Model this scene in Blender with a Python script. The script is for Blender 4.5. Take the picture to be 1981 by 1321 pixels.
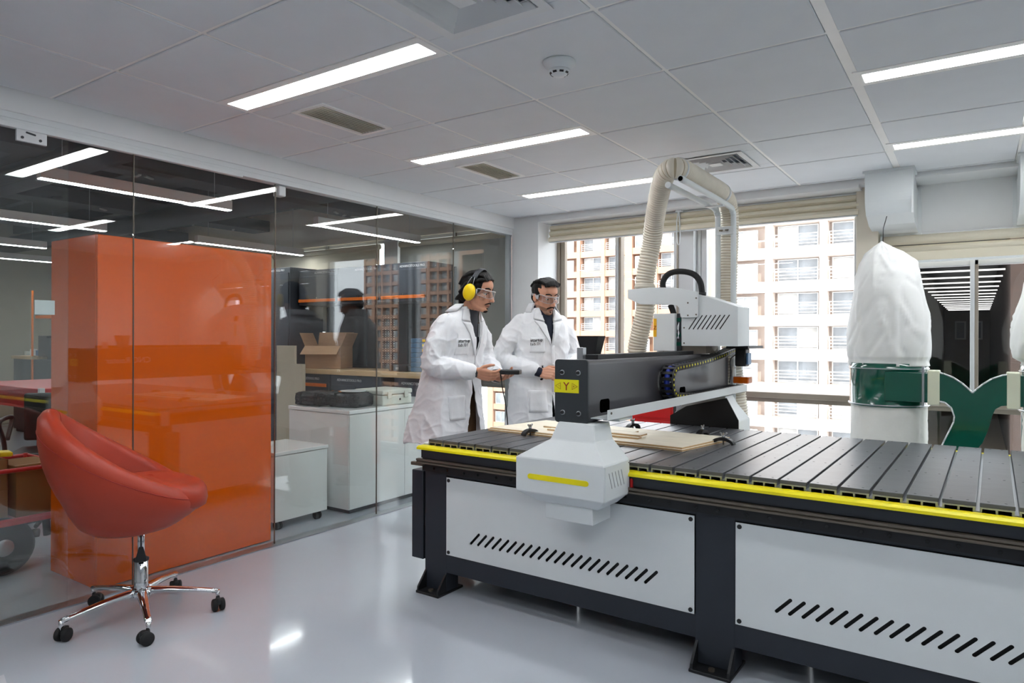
import bpy, bmesh, math, random
import numpy as np
from mathutils import Vector, Matrix

random.seed(7)
R = math.radians
sc = bpy.context.scene
COL = sc.collection
for o in list(bpy.data.objects):
    bpy.data.objects.remove(o)

# ---------------------------------------------------------------- camera
cam = bpy.data.cameras.new('camera')
cam_ob = bpy.data.objects.new('camera', cam)
COL.objects.link(cam_ob)
cam.sensor_width = 36.0
cam.lens = 1329.99 / 1981.0 * 36.0
cam.shift_y = -8.16 / 1981.0
cam.clip_start = 0.05
cam.clip_end = 300
cam_ob.location = (2.866, -1.384, 1.245)
cam_ob.rotation_euler = (Matrix.Rotation(0.59667, 3, 'Z') @ Matrix.Rotation(R(90), 3, 'X') @ Matrix.Rotation(0.00248, 3, 'Z')).to_euler()
sc.camera = cam_ob

# ---------------------------------------------------------------- world, sun, exposure
world = bpy.data.worlds.new('world')
sc.world = world
world.use_nodes = True
bgn = world.node_tree.nodes['Background']
bgn.inputs['Color'].default_value = (0.88, 0.94, 1.0, 1)
bgn.inputs['Strength'].default_value = 5.0
sun = bpy.data.lights.new('sun', 'SUN')
sun.energy = 2.6
sun.angle = R(2)
sun.color = (1.0, 0.93, 0.84)
sun_ob = bpy.data.objects.new('sun', sun)
COL.objects.link(sun_ob)
sun_ob.rotation_euler = Vector((-0.35, 0.72, -0.62)).to_track_quat('-Z', 'Y').to_euler()
CEIL_LIGHT = 20.0
PENDANT_LIGHT = 30.0
sc.view_settings.view_transform = 'Standard'
sc.view_settings.look = 'None'
sc.view_settings.gamma = 1.0
sc.view_settings.use_curve_mapping = False
sc.view_settings.exposure = 0.45
cy = sc.cycles
cy.use_denoising = True
cy.max_bounces = 12
cy.diffuse_bounces = 5
cy.glossy_bounces = 5
cy.transmission_bounces = 6
cy.transparent_max_bounces = 24
cy.sample_clamp_indirect = 6.0
cy.caustics_reflective = False
cy.caustics_refractive = False

# ---------------------------------------------------------------- materials
def lin(c):
    return tuple(((v / 255) / 12.92 if v / 255 <= 0.04045 else (((v / 255) + 0.055) / 1.055) ** 2.4) for v in c)

MATS = {}
def pm(name, rgb, rough=0.5, metal=0.0, var=0.06, scale=6.0, bump=0.0, bscale=60.0, spec=0.5, coat=0.0, trans=0.0, emit=0.0, stretch=None, alpha=1.0, sheen=0.0):
    """Principled material whose colour wanders a little with noise; RGB in sRGB 0-255."""
    m = bpy.data.materials.new(name)
    m.use_nodes = True
    nt = m.node_tree
    b = nt.nodes['Principled BSDF']
    c = lin(rgb)
    tc = nt.nodes.new('ShaderNodeTexCoord')
    src = tc.outputs['Object']
    if stretch:
        mp = nt.nodes.new('ShaderNodeMapping')
        mp.inputs['Scale'].default_value = stretch
        nt.links.new(src, mp.inputs['Vector'])
        src = mp.outputs['Vector']
    n = nt.nodes.new('ShaderNodeTexNoise')
    n.inputs['Scale'].default_value = scale
    n.inputs['Detail'].default_value = 4
    nt.links.new(src, n.inputs['Vector'])
    rp = nt.nodes.new('ShaderNodeValToRGB')
    rp.color_ramp.elements[0].position = 0.3
    rp.color_ramp.elements[1].position = 0.7
    lo = [max(0, v * (1 - var)) for v in c]
    hi = [min(1, v * (1 + var)) for v in c]
    rp.color_ramp.elements[0].color = (*lo, 1)
    rp.color_ramp.elements[1].color = (*hi, 1)
    nt.links.new(n.outputs['Fac'], rp.inputs['Fac'])
    nt.links.new(rp.outputs['Color'], b.inputs['Base Color'])
    b.inputs['Roughness'].default_value = rough
    b.inputs['Metallic'].default_value = metal
    b.inputs['Specular IOR Level'].default_value = spec
    b.inputs['Coat Weight'].default_value = coat
    b.inputs['Coat Roughness'].default_value = 0.05
    b.inputs['Transmission Weight'].default_value = trans
    b.inputs['Sheen Weight'].default_value = sheen
    b.inputs['Alpha'].default_value = alpha
    if emit:
        b.inputs['Emission Color'].default_value = (*c, 1)
        b.inputs['Emission Strength'].default_value = emit
    if bump:
        n2 = nt.nodes.new('ShaderNodeTexNoise')
        n2.inputs['Scale'].default_value = bscale
        n2.inputs['Detail'].default_value = 3
        nt.links.new(src, n2.inputs['Vector'])
        bp = nt.nodes.new('ShaderNodeBump')
        bp.inputs['Strength'].default_value = bump
        bp.inputs['Distance'].default_value = 0.01
        nt.links.new(n2.outputs['Fac'], bp.inputs['Height'])
        nt.links.new(bp.outputs['Normal'], b.inputs['Normal'])
    MATS[name] = m
    return m

def glass(name, tint=(0.93, 0.97, 0.96), f0=0.04, rough=0.0):
    """Clear sheet glass: see-through, with a mirror share that grows towards grazing angles on either face."""
    m = bpy.data.materials.new(name)
    m.use_nodes = True
    nt = m.node_tree
    nt.nodes.remove(nt.nodes['Principled BSDF'])
    out = nt.nodes['Material Output']
    tr = nt.nodes.new('ShaderNodeBsdfTransparent')
    tr.inputs['Color'].default_value = (*tint, 1)
    gl = nt.nodes.new('ShaderNodeBsdfGlossy')
    gl.inputs['Roughness'].default_value = rough
    geo = nt.nodes.new('ShaderNodeNewGeometry')
    dot = nt.nodes.new('ShaderNodeVectorMath'); dot.operation = 'DOT_PRODUCT'
    nt.links.new(geo.outputs['Incoming'], dot.inputs[0])
    nt.links.new(geo.outputs['Normal'], dot.inputs[1])
    ab = nt.nodes.new('ShaderNodeMath'); ab.operation = 'ABSOLUTE'
    nt.links.new(dot.outputs['Value'], ab.inputs[0])
    om = nt.nodes.new('ShaderNodeMath'); om.operation = 'SUBTRACT'; om.inputs[0].default_value = 1.0
    nt.links.new(ab.outputs[0], om.inputs[1])
    pw = nt.nodes.new('ShaderNodeMath'); pw.operation = 'POWER'; pw.inputs[1].default_value = 5.0
    nt.links.new(om.outputs[0], pw.inputs[0])
    ml = nt.nodes.new('ShaderNodeMath'); ml.operation = 'MULTIPLY_ADD'
    ml.inputs[1].default_value = 1 - f0; ml.inputs[2].default_value = f0
    nt.links.new(pw.outputs[0], ml.inputs[0])
    mx = nt.nodes.new('ShaderNodeMixShader')
    nt.links.new(ml.outputs[0], mx.inputs[0])
    nt.links.new(tr.outputs[0], mx.inputs[1])
    nt.links.new(gl.outputs[0], mx.inputs[2])
    nt.links.new(mx.outputs[0], out.inputs['Surface'])
    MATS[name] = m
    return m

def emitter(name, rgb, strength):
    m = bpy.data.materials.new(name)
    m.use_nodes = True
    nt = m.node_tree
    nt.nodes.remove(nt.nodes['Principled BSDF'])
    e = nt.nodes.new('ShaderNodeEmission')
    e.inputs['Color'].default_value = (*rgb, 1)
    e.inputs['Strength'].default_value = strength
    nt.links.new(e.outputs[0], nt.nodes['Material Output'].inputs['Surface'])
    MATS[name] = m
    return m

pm('ceiling_tile', (224, 227, 230), 0.9, var=0.015, bump=0.06, bscale=240)
pm('t_bar', (243, 242, 239), 0.5, var=0.02)
pm('white_paint', (226, 227, 227), 0.75, var=0.02, bump=0.02, bscale=90)
pm('white_metal', (218, 222, 223), 0.42, var=0.02, bump=0.03, bscale=300)
pm('white_gloss', (232, 234, 233), 0.25, var=0.015, coat=0.3)
pm('cream_blind', (222, 214, 194), 0.85, var=0.03, scale=3, bump=0.1, bscale=200)
pm('cream_paint', (214, 206, 190), 0.7, var=0.03)
pm('aluminium', (176, 180, 184), 0.35, 0.85, var=0.04)
pm('dark_aluminium', (112, 104, 94), 0.42, 0.7, var=0.06)
pm('window_frame', (196, 198, 200), 0.4, 0.3, var=0.03)
pm('bronze_frame', (150, 140, 128), 0.45, 0.4, var=0.05)
pm('chrome', (225, 226, 228), 0.06, 1.0, var=0.01)
pm('black_plastic', (22, 22, 24), 0.45, var=0.1)
pm('black_rubber', (20, 20, 21), 0.75, var=0.15, bump=0.05)
pm('hole_shade_black', (4, 4, 4), 1.0, var=0.0, spec=0.0)  # flat black standing in for the shade inside holes
pm('black_gloss', (12, 12, 13), 0.2, var=0.1)
pm('navy_frame', (34, 39, 48), 0.48, var=0.06, bump=0.03, bscale=220)
pm('black_rail', (26, 27, 30), 0.5, 0.2, var=0.12)
pm('slat_grey', (78, 79, 83), 0.32, var=0.16, scale=9, stretch=(1, 6, 1), bump=0.03, bscale=160, spec=0.6)
pm('beam_grey', (62, 61, 65), 0.34, var=0.05, bump=0.03, bscale=260)
pm('plate_grey', (44, 49, 53), 0.5, var=0.05, bump=0.05, bscale=320)
pm('yellow_paint', (238, 222, 6), 0.4, var=0.05)
pm('label_yellow', (226, 216, 14), 0.45, var=0.04)
pm('label_orange', (240, 180, 20), 0.5, var=0.03)
pm('label_red', (150, 20, 22), 0.5, var=0.03)
pm('ink_black', (22, 22, 24), 0.7, var=0.05)
pm('ink_white', (235, 236, 238), 0.6, var=0.02)
pm('hose', (226, 218, 202), 0.3, var=0.05, scale=14)
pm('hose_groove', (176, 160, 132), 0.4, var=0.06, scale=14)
pm('plywood', (245, 235, 214), 0.6, var=0.1, scale=5, stretch=(1.5, 14, 1.5), bump=0.03)
pm('ply_edge', (196, 160, 112), 0.7, var=0.28, scale=12, stretch=(3, 3, 160))
pm('red_paint', (190, 18, 22), 0.35, var=0.06)
pm('blue_wire', (28, 50, 150), 0.4, var=0.1)
pm('green_gloss', (6, 78, 62), 0.16, var=0.06, coat=0.4)
pm('fabric_white', (232, 232, 230), 0.85, var=0.03, scale=4, bump=0.10, bscale=14, sheen=0.2)
pm('tape', (212, 214, 190), 0.6, var=0.05)
pm('orange_leather', (166, 50, 22), 0.45, var=0.06, bump=0.05, bscale=320)
pm('orange_gloss', (238, 98, 0), 0.14, var=0.02, coat=0.5)
pm('coat_cloth', (234, 235, 238), 0.85, var=0.03, scale=5, bump=0.16, bscale=34, sheen=0.15)
pm('coat_dirty', (226, 224, 216), 0.9, var=0.08, scale=7, bump=0.14, bscale=34)
pm('navy_shirt', (18, 24, 42), 0.85, var=0.12, bump=0.1, bscale=120)
pm('charcoal_shirt', (52, 55, 62), 0.85, var=0.12, bump=0.1, bscale=120)
pm('brown_trousers', (104, 76, 50), 0.85, var=0.1, bump=0.1, bscale=120)
pm('dark_trousers', (30, 33, 42), 0.85, var=0.1)
pm('shoe', (30, 26, 24), 0.5, var=0.1)
pm('hair', (13, 10, 9), 0.5, var=0.35, scale=30, stretch=(2, 30, 2), bump=0.3, bscale=60, spec=0.22)
pm('beard', (44, 32, 26), 0.8, var=0.5, scale=220, bump=0.3, bscale=260, spec=0.2)
pm('lips', (150, 92, 80), 0.5, var=0.06)
pm('eye_white', (236, 232, 228), 0.25, var=0.02)
pm('iris', (44, 28, 20), 0.2, var=0.1)
pm('muff_yellow', (246, 210, 6), 0.35, var=0.03)
pm('cardboard', (190, 152, 118), 0.8, var=0.06, stretch=(1, 1, 8))
pm('kraft_dark', (138, 98, 52), 0.8, var=0.08)
pm('cabinet_slate', (64, 70, 80), 0.4, var=0.05)
pm('cabinet_dark', (40, 43, 49), 0.45, var=0.06)
pm('bright_orange', (244, 122, 20), 0.4, var=0.03)
pm('bench_wood', (214, 182, 138), 0.5, var=0.14, scale=4, stretch=(1, 10, 1))
pm('dark_ceiling', (56, 57, 60), 0.85, var=0.12)
pm('duct_dark', (66, 68, 72), 0.6, 0.3, var=0.1)
pm('beige_wall', (176, 168, 150), 0.8, var=0.04)
pm('grey_blind', (150, 150, 144), 0.8, var=0.03)
pm('beige_board', (196, 186, 164), 0.7, var=0.04)
pm('pendant_white', (226, 218, 214), 0.5, var=0.02)
pm('case_grey', (206, 208, 198), 0.5, var=0.03)
pm('blue_plastic', (86, 122, 158), 0.4, var=0.05)
pm('wrap_black', (30, 30, 32), 0.22, var=0.2, bump=0.8, bscale=45)
pm('paper', (238, 238, 244), 0.8, var=0.01)
pm('facade_peach', (202, 186, 175), 0.85, var=0.04, scale=0.6)
pm('facade_brown', (168, 132, 110), 0.85, var=0.06, scale=0.5)
pm('facade_white', (236, 228, 220), 0.8, var=0.03, scale=0.6)
pm('curtain_pale', (168, 166, 162), 0.8, var=0.2, scale=0.9)
pm('pane_dark', (122, 125, 128), 0.55, var=0.35, scale=0.7)
pm('rail_white', (196, 194, 190), 0.5, var=0.02)
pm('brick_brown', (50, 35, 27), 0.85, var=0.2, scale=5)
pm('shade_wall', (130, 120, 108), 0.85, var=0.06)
pm('oil_amber', (222, 96, 10), 0.15, var=0.05)
pm('bag_tail', (226, 224, 218), 0.8, var=0.04, bump=0.3, bscale=18)
glass('clear_glass', (0.965, 0.985, 0.975), 0.055)
glass('window_glass', (0.985, 0.99, 0.99), 0.03)
glass('clear_plastic', (0.90, 0.92, 0.94), 0.08)
emitter('light_panel', (0.95, 0.975, 0.99), CEIL_LIGHT)
emitter('tube_led', (1.0, 0.98, 0.95), 1.6)
emitter('pendant_led', (0.96, 0.98, 1.0), PENDANT_LIGHT)

def skin_mat(name, rgb):
    m = pm(name, rgb, 0.5, var=0.06, scale=20, bump=0.04, bscale=260)
    b = m.node_tree.nodes['Principled BSDF']
    b.inputs['Subsurface Weight'].default_value = 0.12
    b.inputs['Subsurface Radius'].default_value = (0.012, 0.005, 0.003)
    return m
skin_mat('skin', (206, 150, 122))

# glossy epoxy floor: pale grey with broad cloudy variation and a few worn streaks
def floor_mat():
    m = pm('epoxy_floor', (186, 192, 201), 0.09, var=0.035, scale=1.4, spec=0.5, coat=0.25)
    nt = m.node_tree
    b = nt.nodes['Principled BSDF']
    n = nt.nodes.new('ShaderNodeTexNoise'); n.inputs['Scale'].default_value = 9
    tc = nt.nodes.new('ShaderNodeTexCoord')
    nt.links.new(tc.outputs['Object'], n.inputs['Vector'])
    mr = nt.nodes.new('ShaderNodeMapRange')
    mr.inputs['To Min'].default_value = 0.05; mr.inputs['To Max'].default_value = 0.16
    nt.links.new(n.outputs['Fac'], mr.inputs['Value'])
    nt.links.new(mr.outputs[0], b.inputs['Roughness'])
floor_mat()

# ---------------------------------------------------------------- mesh helpers
class MB:
    """Collects shapes into one bmesh and links them as ONE mesh object."""
    def __init__(self):
        self.bm = bmesh.new()
    def _new(self, verts, faces, smooth=False, M=None, mi=0):
        if M is not None:
            verts = [M @ Vector(v) for v in verts]
        vs = [self.bm.verts.new(v) for v in verts]
        fs = []
        for f in faces:
            try:
                fc = self.bm.faces.new([vs[i] for i in f])
            except ValueError:
                continue
            fc.smooth = smooth
            fc.material_index = mi
            fs.append(fc)
        return vs, fs
    def bx(self, x0, x1, y0, y1, z0, z1, r=0.0, seg=2, M=None, mi=0):
        v = [(x0, y0, z0), (x1, y0, z0), (x1, y1, z0), (x0, y1, z0), (x0, y0, z1), (x1, y0, z1), (x1, y1, z1), (x0, y1, z1)]
        f = [(0, 3, 2, 1), (4, 5, 6, 7), (0, 1, 5, 4), (1, 2, 6, 5), (2, 3, 7, 6), (3, 0, 4, 7)]
        vs, fs = self._new(v, f, M=M, mi=mi)
        if r > 0:
            r = min(r, 0.49 * min(abs(x1 - x0), abs(y1 - y0), abs(z1 - z0)))
            es = list({e for fc in fs for e in fc.edges})
            bmesh.ops.bevel(self.bm, geom=es, offset=r, segments=seg, profile=0.5, affect='EDGES')
        return self
    def prism(self, poly, a0, a1, axis='z', r=0.0, M=None, mi=0):
        """Extrude a 2D polygon. axis z: poly (x,y); axis y: poly (x,z); axis x: poly (y,z)."""
        def p(u, v, a):
            return (u, v, a) if axis == 'z' else ((u, a, v) if axis == 'y' else (a, u, v))
        n = len(poly)
        vs = [p(u, v, a0) for u, v in poly] + [p(u, v, a1) for u, v in poly]
        fs = [tuple(range(n - 1, -1, -1)), tuple(range(n, 2 * n))] + [(i, (i + 1) % n, n + (i + 1) % n, n + i) for i in range(n)]
        nv, nf = self._new(vs, fs, M=M, mi=mi)
        bmesh.ops.recalc_face_normals(self.bm, faces=nf)
        if r > 0:
            es = list({e for fc in nf for e in fc.edges})
            bmesh.ops.bevel(self.bm, geom=es, offset=r, segments=2, profile=0.5, affect='EDGES')
        return self
    def tube(self, path, rad, n=12, cap=True, closed=False, smooth=True, M=None, mi=0, squash=None):
        """Sweep a circle along a path; RAD is a number or one per point."""
        P = [Vector(p) for p in path]
        m = len(P)
        rs = rad if isinstance(rad, (list, tuple)) else [rad] * m
        T = []
        for i in range(m):
            a = P[i - 1] if (i > 0 or closed) else P[i]
            b = P[(i + 1) % m] if (i < m - 1 or closed) else P[i]
            T.append((b - a).normalized())
        ref = Vector((0, 0, 1)) if abs(T[0].z) < 0.9 else Vector((0, 1, 0))
        N = (ref - T[0] * ref.dot(T[0])).normalized()
        verts, rings = [], []
        for i in range(m):
            if i > 0:
                q = T[i - 1].rotation_difference(T[i])
                N = (q @ N).normalized()
            B = T[i].cross(N)
            rings.append(len(verts))
            for k in range(n):
                a = 2 * math.pi * k / n
                ca, sa = math.cos(a), math.sin(a)
                if squash:
                    ca *= squash[0]; sa *= squash[1]
                verts.append(P[i] + (N * ca + B * sa) * rs[i])
        faces = []
        for i in range(m if closed else m - 1):
            a, b = rings[i], rings[(i + 1) % m]
            for k in range(n):
                faces.append((a + k, a + (k + 1) % n, b + (k + 1) % n, b + k))
        if cap and not closed:
            faces.append(tuple(rings[0] + k for k in range(n - 1, -1, -1)))
            faces.append(tuple(rings[-1] + k for k in range(n)))
        nv, nf = self._new(verts, faces, smooth=smooth, M=M, mi=mi)
        if cap and not closed:
            nf[-1].smooth = nf[-2].smooth = False
        bmesh.ops.recalc_face_normals(self.bm, faces=nf)
        return self
    def cyl(self, p0, p1, r0, r1=None, n=16, smooth=True, M=None, mi=0):
        return self.tube([p0, p1], [r0, r0 if r1 is None else r1], n=n, smooth=smooth, M=M, mi=mi)
    def lathe(self, prof, n=24, c=(0, 0, 0), smooth=True, M=None, mi=0):
        """Revolve (radius, z) points about the vertical through C."""
        verts, rings = [], []
        for r, z in prof:
            rings.append(len(verts))
            for k in range(n):
                a = 2 * math.pi * k / n
                verts.append((c[0] + r * math.cos(a), c[1] + r * math.sin(a), c[2] + z))
        faces = []
        for i in range(len(prof) - 1):
            a, b = rings[i], rings[i + 1]
            for k in range(n):
                faces.append((a + k, a + (k + 1) % n, b + (k + 1) % n, b + k))
        faces.append(tuple(rings[0] + k for k in range(n - 1, -1, -1)))
        faces.append(tuple(rings[-1] + k for k in range(n)))
        nv, nf = self._new(verts, faces, smooth=smooth, M=M, mi=mi)
        nf[-1].smooth = nf[-2].smooth = False
        bmesh.ops.remove_doubles(self.bm, verts=nv, dist=1e-5)
        return self
    def ball(self, c, r, n=12, M=None, rot=None, mi=0):
        """Ellipsoid; R a number or three half-axes."""
        rx, ry, rz = (r, r, r) if isinstance(r, (int, float)) else r
        T = Matrix.Translation(c) @ (rot.to_4x4() if rot is not None else Matrix.Identity(4)) @ Matrix.Diagonal((rx, ry, rz, 1))
        if M is not None:
            T = M @ T
        nu, nv_ = n * 2, n
        vs = [T @ Vector((0, 0, -1))]
        for r_ in range(1, nv_):
            ph = -math.pi / 2 + math.pi * r_ / nv_
            for k in range(nu):
                a = 2 * math.pi * k / nu
                vs.append(T @ Vector((math.cos(ph) * math.cos(a), math.cos(ph) * math.sin(a), math.sin(ph))))
        vs.append(T @ Vector((0, 0, 1)))
        fs = [(0, 1 + (k + 1) % nu, 1 + k) for k in range(nu)]
        for r_ in range(nv_ - 2):
            b0 = 1 + r_ * nu
            fs += [(b0 + k, b0 + (k + 1) % nu, b0 + nu + (k + 1) % nu, b0 + nu + k) for k in range(nu)]
        b0 = 1 + (nv_ - 2) * nu
        fs += [(b0 + k, b0 + (k + 1) % nu, len(vs) - 1) for k in range(nu)]
        self._new(vs, fs, smooth=True, mi=mi)
        return self
    def plate(self, outer, holes, d, M=None, mi=0):
        """Flat sheet in local xy with cut-out holes, thickness D along local +z."""
        b = bmesh.new()
        edges = []
        for loop in [outer] + holes:
            vs = [b.verts.new((x, y, 0)) for x, y in loop]
            edges += [b.edges.new((vs[i], vs[(i + 1) % len(vs)])) for i in range(len(vs))]
        bmesh.ops.triangle_fill(b, use_beauty=True, use_dissolve=False, edges=edges)
        for f in b.faces:
            if f.normal.z > 0:
                f.normal_flip()
        bmesh.ops.dissolve_limit(b, angle_limit=0.01, verts=b.verts, edges=b.edges) if not holes else None
        r = bmesh.ops.extrude_face_region(b, geom=list(b.faces))
        for e in r['geom']:
            if isinstance(e, bmesh.types.BMVert):
                e.co.z += d
        bmesh.ops.recalc_face_normals(b, faces=b.faces)
        b.verts.index_update()
        vs = [v.co.copy() for v in b.verts]
        fs = [tuple(v.index for v in f.verts) for f in b.faces]
        b.free()
        self._new(vs, fs, M=M, mi=mi)
        return self
    def build(self, name, mat, parent=None, M=None, extra=None):
        me = bpy.data.meshes.new(name)
        self.bm.to_mesh(me)
        self.bm.free()
        me.materials.append(MATS[mat] if isinstance(mat, str) else mat)
        for e in (extra or []):
            me.materials.append(MATS[e])
        return link(name, me, parent, M)

def link(name, me, parent=None, M=None):
    o = bpy.data.objects.new(name, me)
    COL.objects.link(o)
    if parent is not None:
        o.parent = parent
    if M is not None:
        o.matrix_local = M
    return o

def tag(o, label, cat, group=None):
    o['label'] = label
    o['category'] = cat
    if group:
        o['group'] = group
    return o

def struct(o, label=None):
    o['kind'] = 'structure'
    if label:
        o['label'] = label
    return o

def thing(name, label, cat, loc=(0, 0, 0), rz=0.0, group=None):
    o = bpy.data.objects.new(name, None)
    o.empty_display_size = 0.1
    COL.objects.link(o)
    o.location = loc
    o.rotation_euler = (0, 0, rz)
    return tag(o, label, cat, group)

def dup(root, loc=None, rz=None, label=None, parent=None):
    """Copy of a thing with copies of its parts and sub-parts."""
    c = root.copy()
    COL.objects.link(c)
    if parent is not None:
        c.parent = parent
    if loc is not None:
        c.location = loc
    if rz is not None:
        c.rotation_euler = (0, 0, rz)
    if label:
        c['label'] = label
    for ch in list(root.children):
        dup(ch, parent=c)
    return c

def frame_M(o, x, z):
    """Matrix with local x along X, local z along Z (y completes it), at O."""
    x = Vector(x).normalized(); z = Vector(z).normalized()
    y = z.cross(x)
    m = Matrix((x, y, z)).transposed().to_4x4()
    m.translation = o
    return m

def capsule2(p, q, r, n=6):
    """Outline of a round-ended slot from P to Q."""
    p = Vector(p); q = Vector(q)
    a = math.atan2(q.y - p.y, q.x - p.x)
    out = []
    for k in range(n + 1):
        t = a - math.pi / 2 + math.pi * k / n
        out.append((q.x + r * math.cos(t), q.y + r * math.sin(t)))
    for k in range(n + 1):
        t = a + math.pi / 2 + math.pi * k / n
        out.append((p.x + r * math.cos(t), p.y + r * math.sin(t)))
    return out

def rrect(x0, x1, y0, y1, r, n=4):
    out = []
    for cx, cy_, a0 in ((x1 - r, y1 - r, 0), (x0 + r, y1 - r, 90), (x0 + r, y0 + r, 180), (x1 - r, y0 + r, 270)):
        for k in range(n + 1):
            a = R(a0 + 90 * k / n)
            out.append((cx + r * math.cos(a), cy_ + r * math.sin(a)))
    return out

def bez(pts, n=8):
    """Smooth (Catmull-Rom) path through points."""
    P = [Vector(p) for p in pts]
    P = [P[0] * 2 - P[1]] + P + [P[-1] * 2 - P[-2]]
    out = []
    for i in range(1, len(P) - 2):
        for k in range(n):
            t = k / n
            a, b, c, d = P[i - 1], P[i], P[i + 1], P[i + 2]
            out.append(0.5 * ((2 * b) + (c - a) * t + (2 * a - 5 * b + 4 * c - d) * t * t + (3 * b - a - 3 * c + d) * t ** 3))
    out.append(P[-2])
    return out

def text(name, s, size, mat, M, parent=None, depth=0.0006, align='LEFT', bold=0.0):
    """Lettering as a thin mesh lying in local xy of M."""
    cu = bpy.data.curves.new(name, 'FONT')
    cu.body = s
    cu.size = size
    cu.extrude = depth
    cu.offset = bold
    cu.align_x = align
    cu.resolution_u = 2
    ob = bpy.data.objects.new(name, cu)
    COL.objects.link(ob)
    bpy.context.view_layer.update()
    me = bpy.data.meshes.new_from_object(ob.evaluated_get(bpy.context.evaluated_depsgraph_get()))
    bpy.data.objects.remove(ob)
    me.name = name
    me.materials.clear()
    me.materials.append(MATS[mat])
    return link(name, me, parent, M)

# ================================================================ THE ROOM
HZ = 2.306
G = 0.61
YW = 4.05      # window plane
XG = -0.62     # glass partition plane

# ---- floor
floor = struct(MB().bx(-8.7, 5.2, -4.6, 4.2, -0.12, 0.0).build('floor', 'epoxy_floor'))
b = MB()
for pts in ([(0.42, -0.16), (0.5, -0.12), (0.56, -0.17), (0.66, -0.22), (0.7, -0.19), (0.62, -0.13), (0.53, -0.06), (0.43, -0.1)],
            [(-0.08, -0.42), (0.0, -0.40), (0.02, -0.37), (-0.1, -0.34)]):
    b.prism(pts, 0.0, 0.0006)
pm('floor_patch', (206, 208, 214), 0.2, var=0.03)
b.build('pale_floor_patch', 'floor_patch', floor)  # thin irregular patches, paler than the floor

# ---- ceiling: tiles, T-bars, slab above
ceiling = bpy.data.objects.new('ceiling', None); COL.objects.link(ceiling); struct(ceiling)
LIGHT_ROWS = (-4, -2, 0, 2, 4)
LIGHT_COLS = (0, 1, 4, 5)
tile_cache = {}
HOLES = {(2, 0): (1.345, 1.705, 0.125, 0.485), (2, 4): (1.36, 1.72, 2.59, 2.95), (0, 1): (0.195, 0.385, 0.725, 1.145), (0, 3): (0.19, 0.385, 1.961, 2.38)}
def tile(x0, x1, y0, y1):
    k = (round(x1 - x0, 3), round(y1 - y0, 3))
    if k not in tile_cache:
        t = MB().bx(-k[0] / 2, k[0] / 2, -k[1] / 2, k[1] / 2, 0, 0.015, r=0.003, seg=1)
        o = t.build('ceiling_panel', 'ceiling_tile', ceiling)
        tile_cache[k] = o.data
    else:
        o = link('ceiling_panel', tile_cache[k], ceiling)
    o.location = ((x0 + x1) / 2, (y0 + y1) / 2, HZ)
for i in range(-1, 8):
    for j in range(-5, 7):
        x0 = -0.575 if i < 0 else G * i
        x1 = G * (i + 1)
        y0, y1 = G * j, min(G * (j + 1), 3.708)
        if i < 0:
            x1 = 0
        if j in LIGHT_ROWS and i in LIGHT_COLS:
            y1 -= 0.165
        g = 0.0085
        e = 0.02 if i in (3,) else g
        w = 0.02 if i in (4,) else g
        hole = HOLES.get((i, j))
        X0, X1, Y0_, Y1_ = x0 + w, x1 - e, y0 + g, y1 - g
        if hole:
            a, b_, c, d = hole
            tile(X0, X1, Y0_, c); tile(X0, X1, d, Y1_); tile(X0, a, c, d); tile(b_, X1, c, d)
        else:
            tile(X0, X1, Y0_, Y1_)
b = MB()
for i in range(0, 8):
    w = 0.025 if i == 4 else 0.0125
    t = MB().bx(-w + 0.0075, w, -3.06, 3.71, 0, 0.03); o = t.build('ceiling_bar', 't_bar', ceiling); o.location = (G * i, 0, HZ + 0.003)
for j in range(-5, 7):
    t = MB().bx(-0.575, 4.88, -0.0125, 0.005, 0, 0.03); o = t.build('ceiling_bar', 't_bar', ceiling); o.location = (0, G * j, HZ + 0.0034)
MB().bx(-0.7, 5.3, -4.7, 4.3, HZ + 0.12, HZ + 0.2).build('ceiling_slab', 'white_paint', ceiling)
MB().bx(-0.575, 5.2, -4.6, -3.05, HZ, HZ + 0.1).build('ceiling_margin', 'white_paint', ceiling)
MB().bx(4.88, 5.2, -3.05, 3.71, HZ, HZ + 0.1).build('ceiling_margin', 'white_paint', ceiling)

# ---- recessed lights
def light(i, j, label):
    t = thing('recessed_light', label, 'light', (G * i, G * (j + 1), HZ), 0, 'recessed ceiling lights')
    f = MB()
    L = 2 * G
    for a in ((0.002, L - 0.002, -0.172, -0.133), (0.002, L - 0.002, -0.032, 0.004), (0.002, 0.034, -0.133, -0.032), (L - 0.034, L - 0.002, -0.133, -0.032)):
        f.bx(*a, -0.0015, 0.02)
    f.build('frame', 't_bar', t)
    MB().bx(0.034, L - 0.034, -0.133, -0.032, -0.002, 0.0025).build('diffuser', 'light_panel', t)
light(0, 0, 'long recessed ceiling light nearest the big square diffuser, above the orange chair side')
light(0, 2, 'long recessed ceiling light in the middle of its row, beside the second slot grille')
light(0, 4, 'long recessed ceiling light closest to the windows, half hidden by the dust hose')
light(4, 2, 'long recessed ceiling light near the upper right corner of the photo')
light(4, 4, 'long recessed ceiling light in front of the square air duct over the dust bags')
light(0, -2, 'long recessed ceiling light just out of the frame over the orange chair')
light(0, -4, 'long recessed ceiling light at the back of the room on the glass side')
light(4, -2, 'long recessed ceiling light just behind the camera')
light(4, -4, 'long recessed ceiling light at the back of the room away from the glass')
light(4, 0, 'long recessed ceiling light overhead outside the frame')

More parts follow.
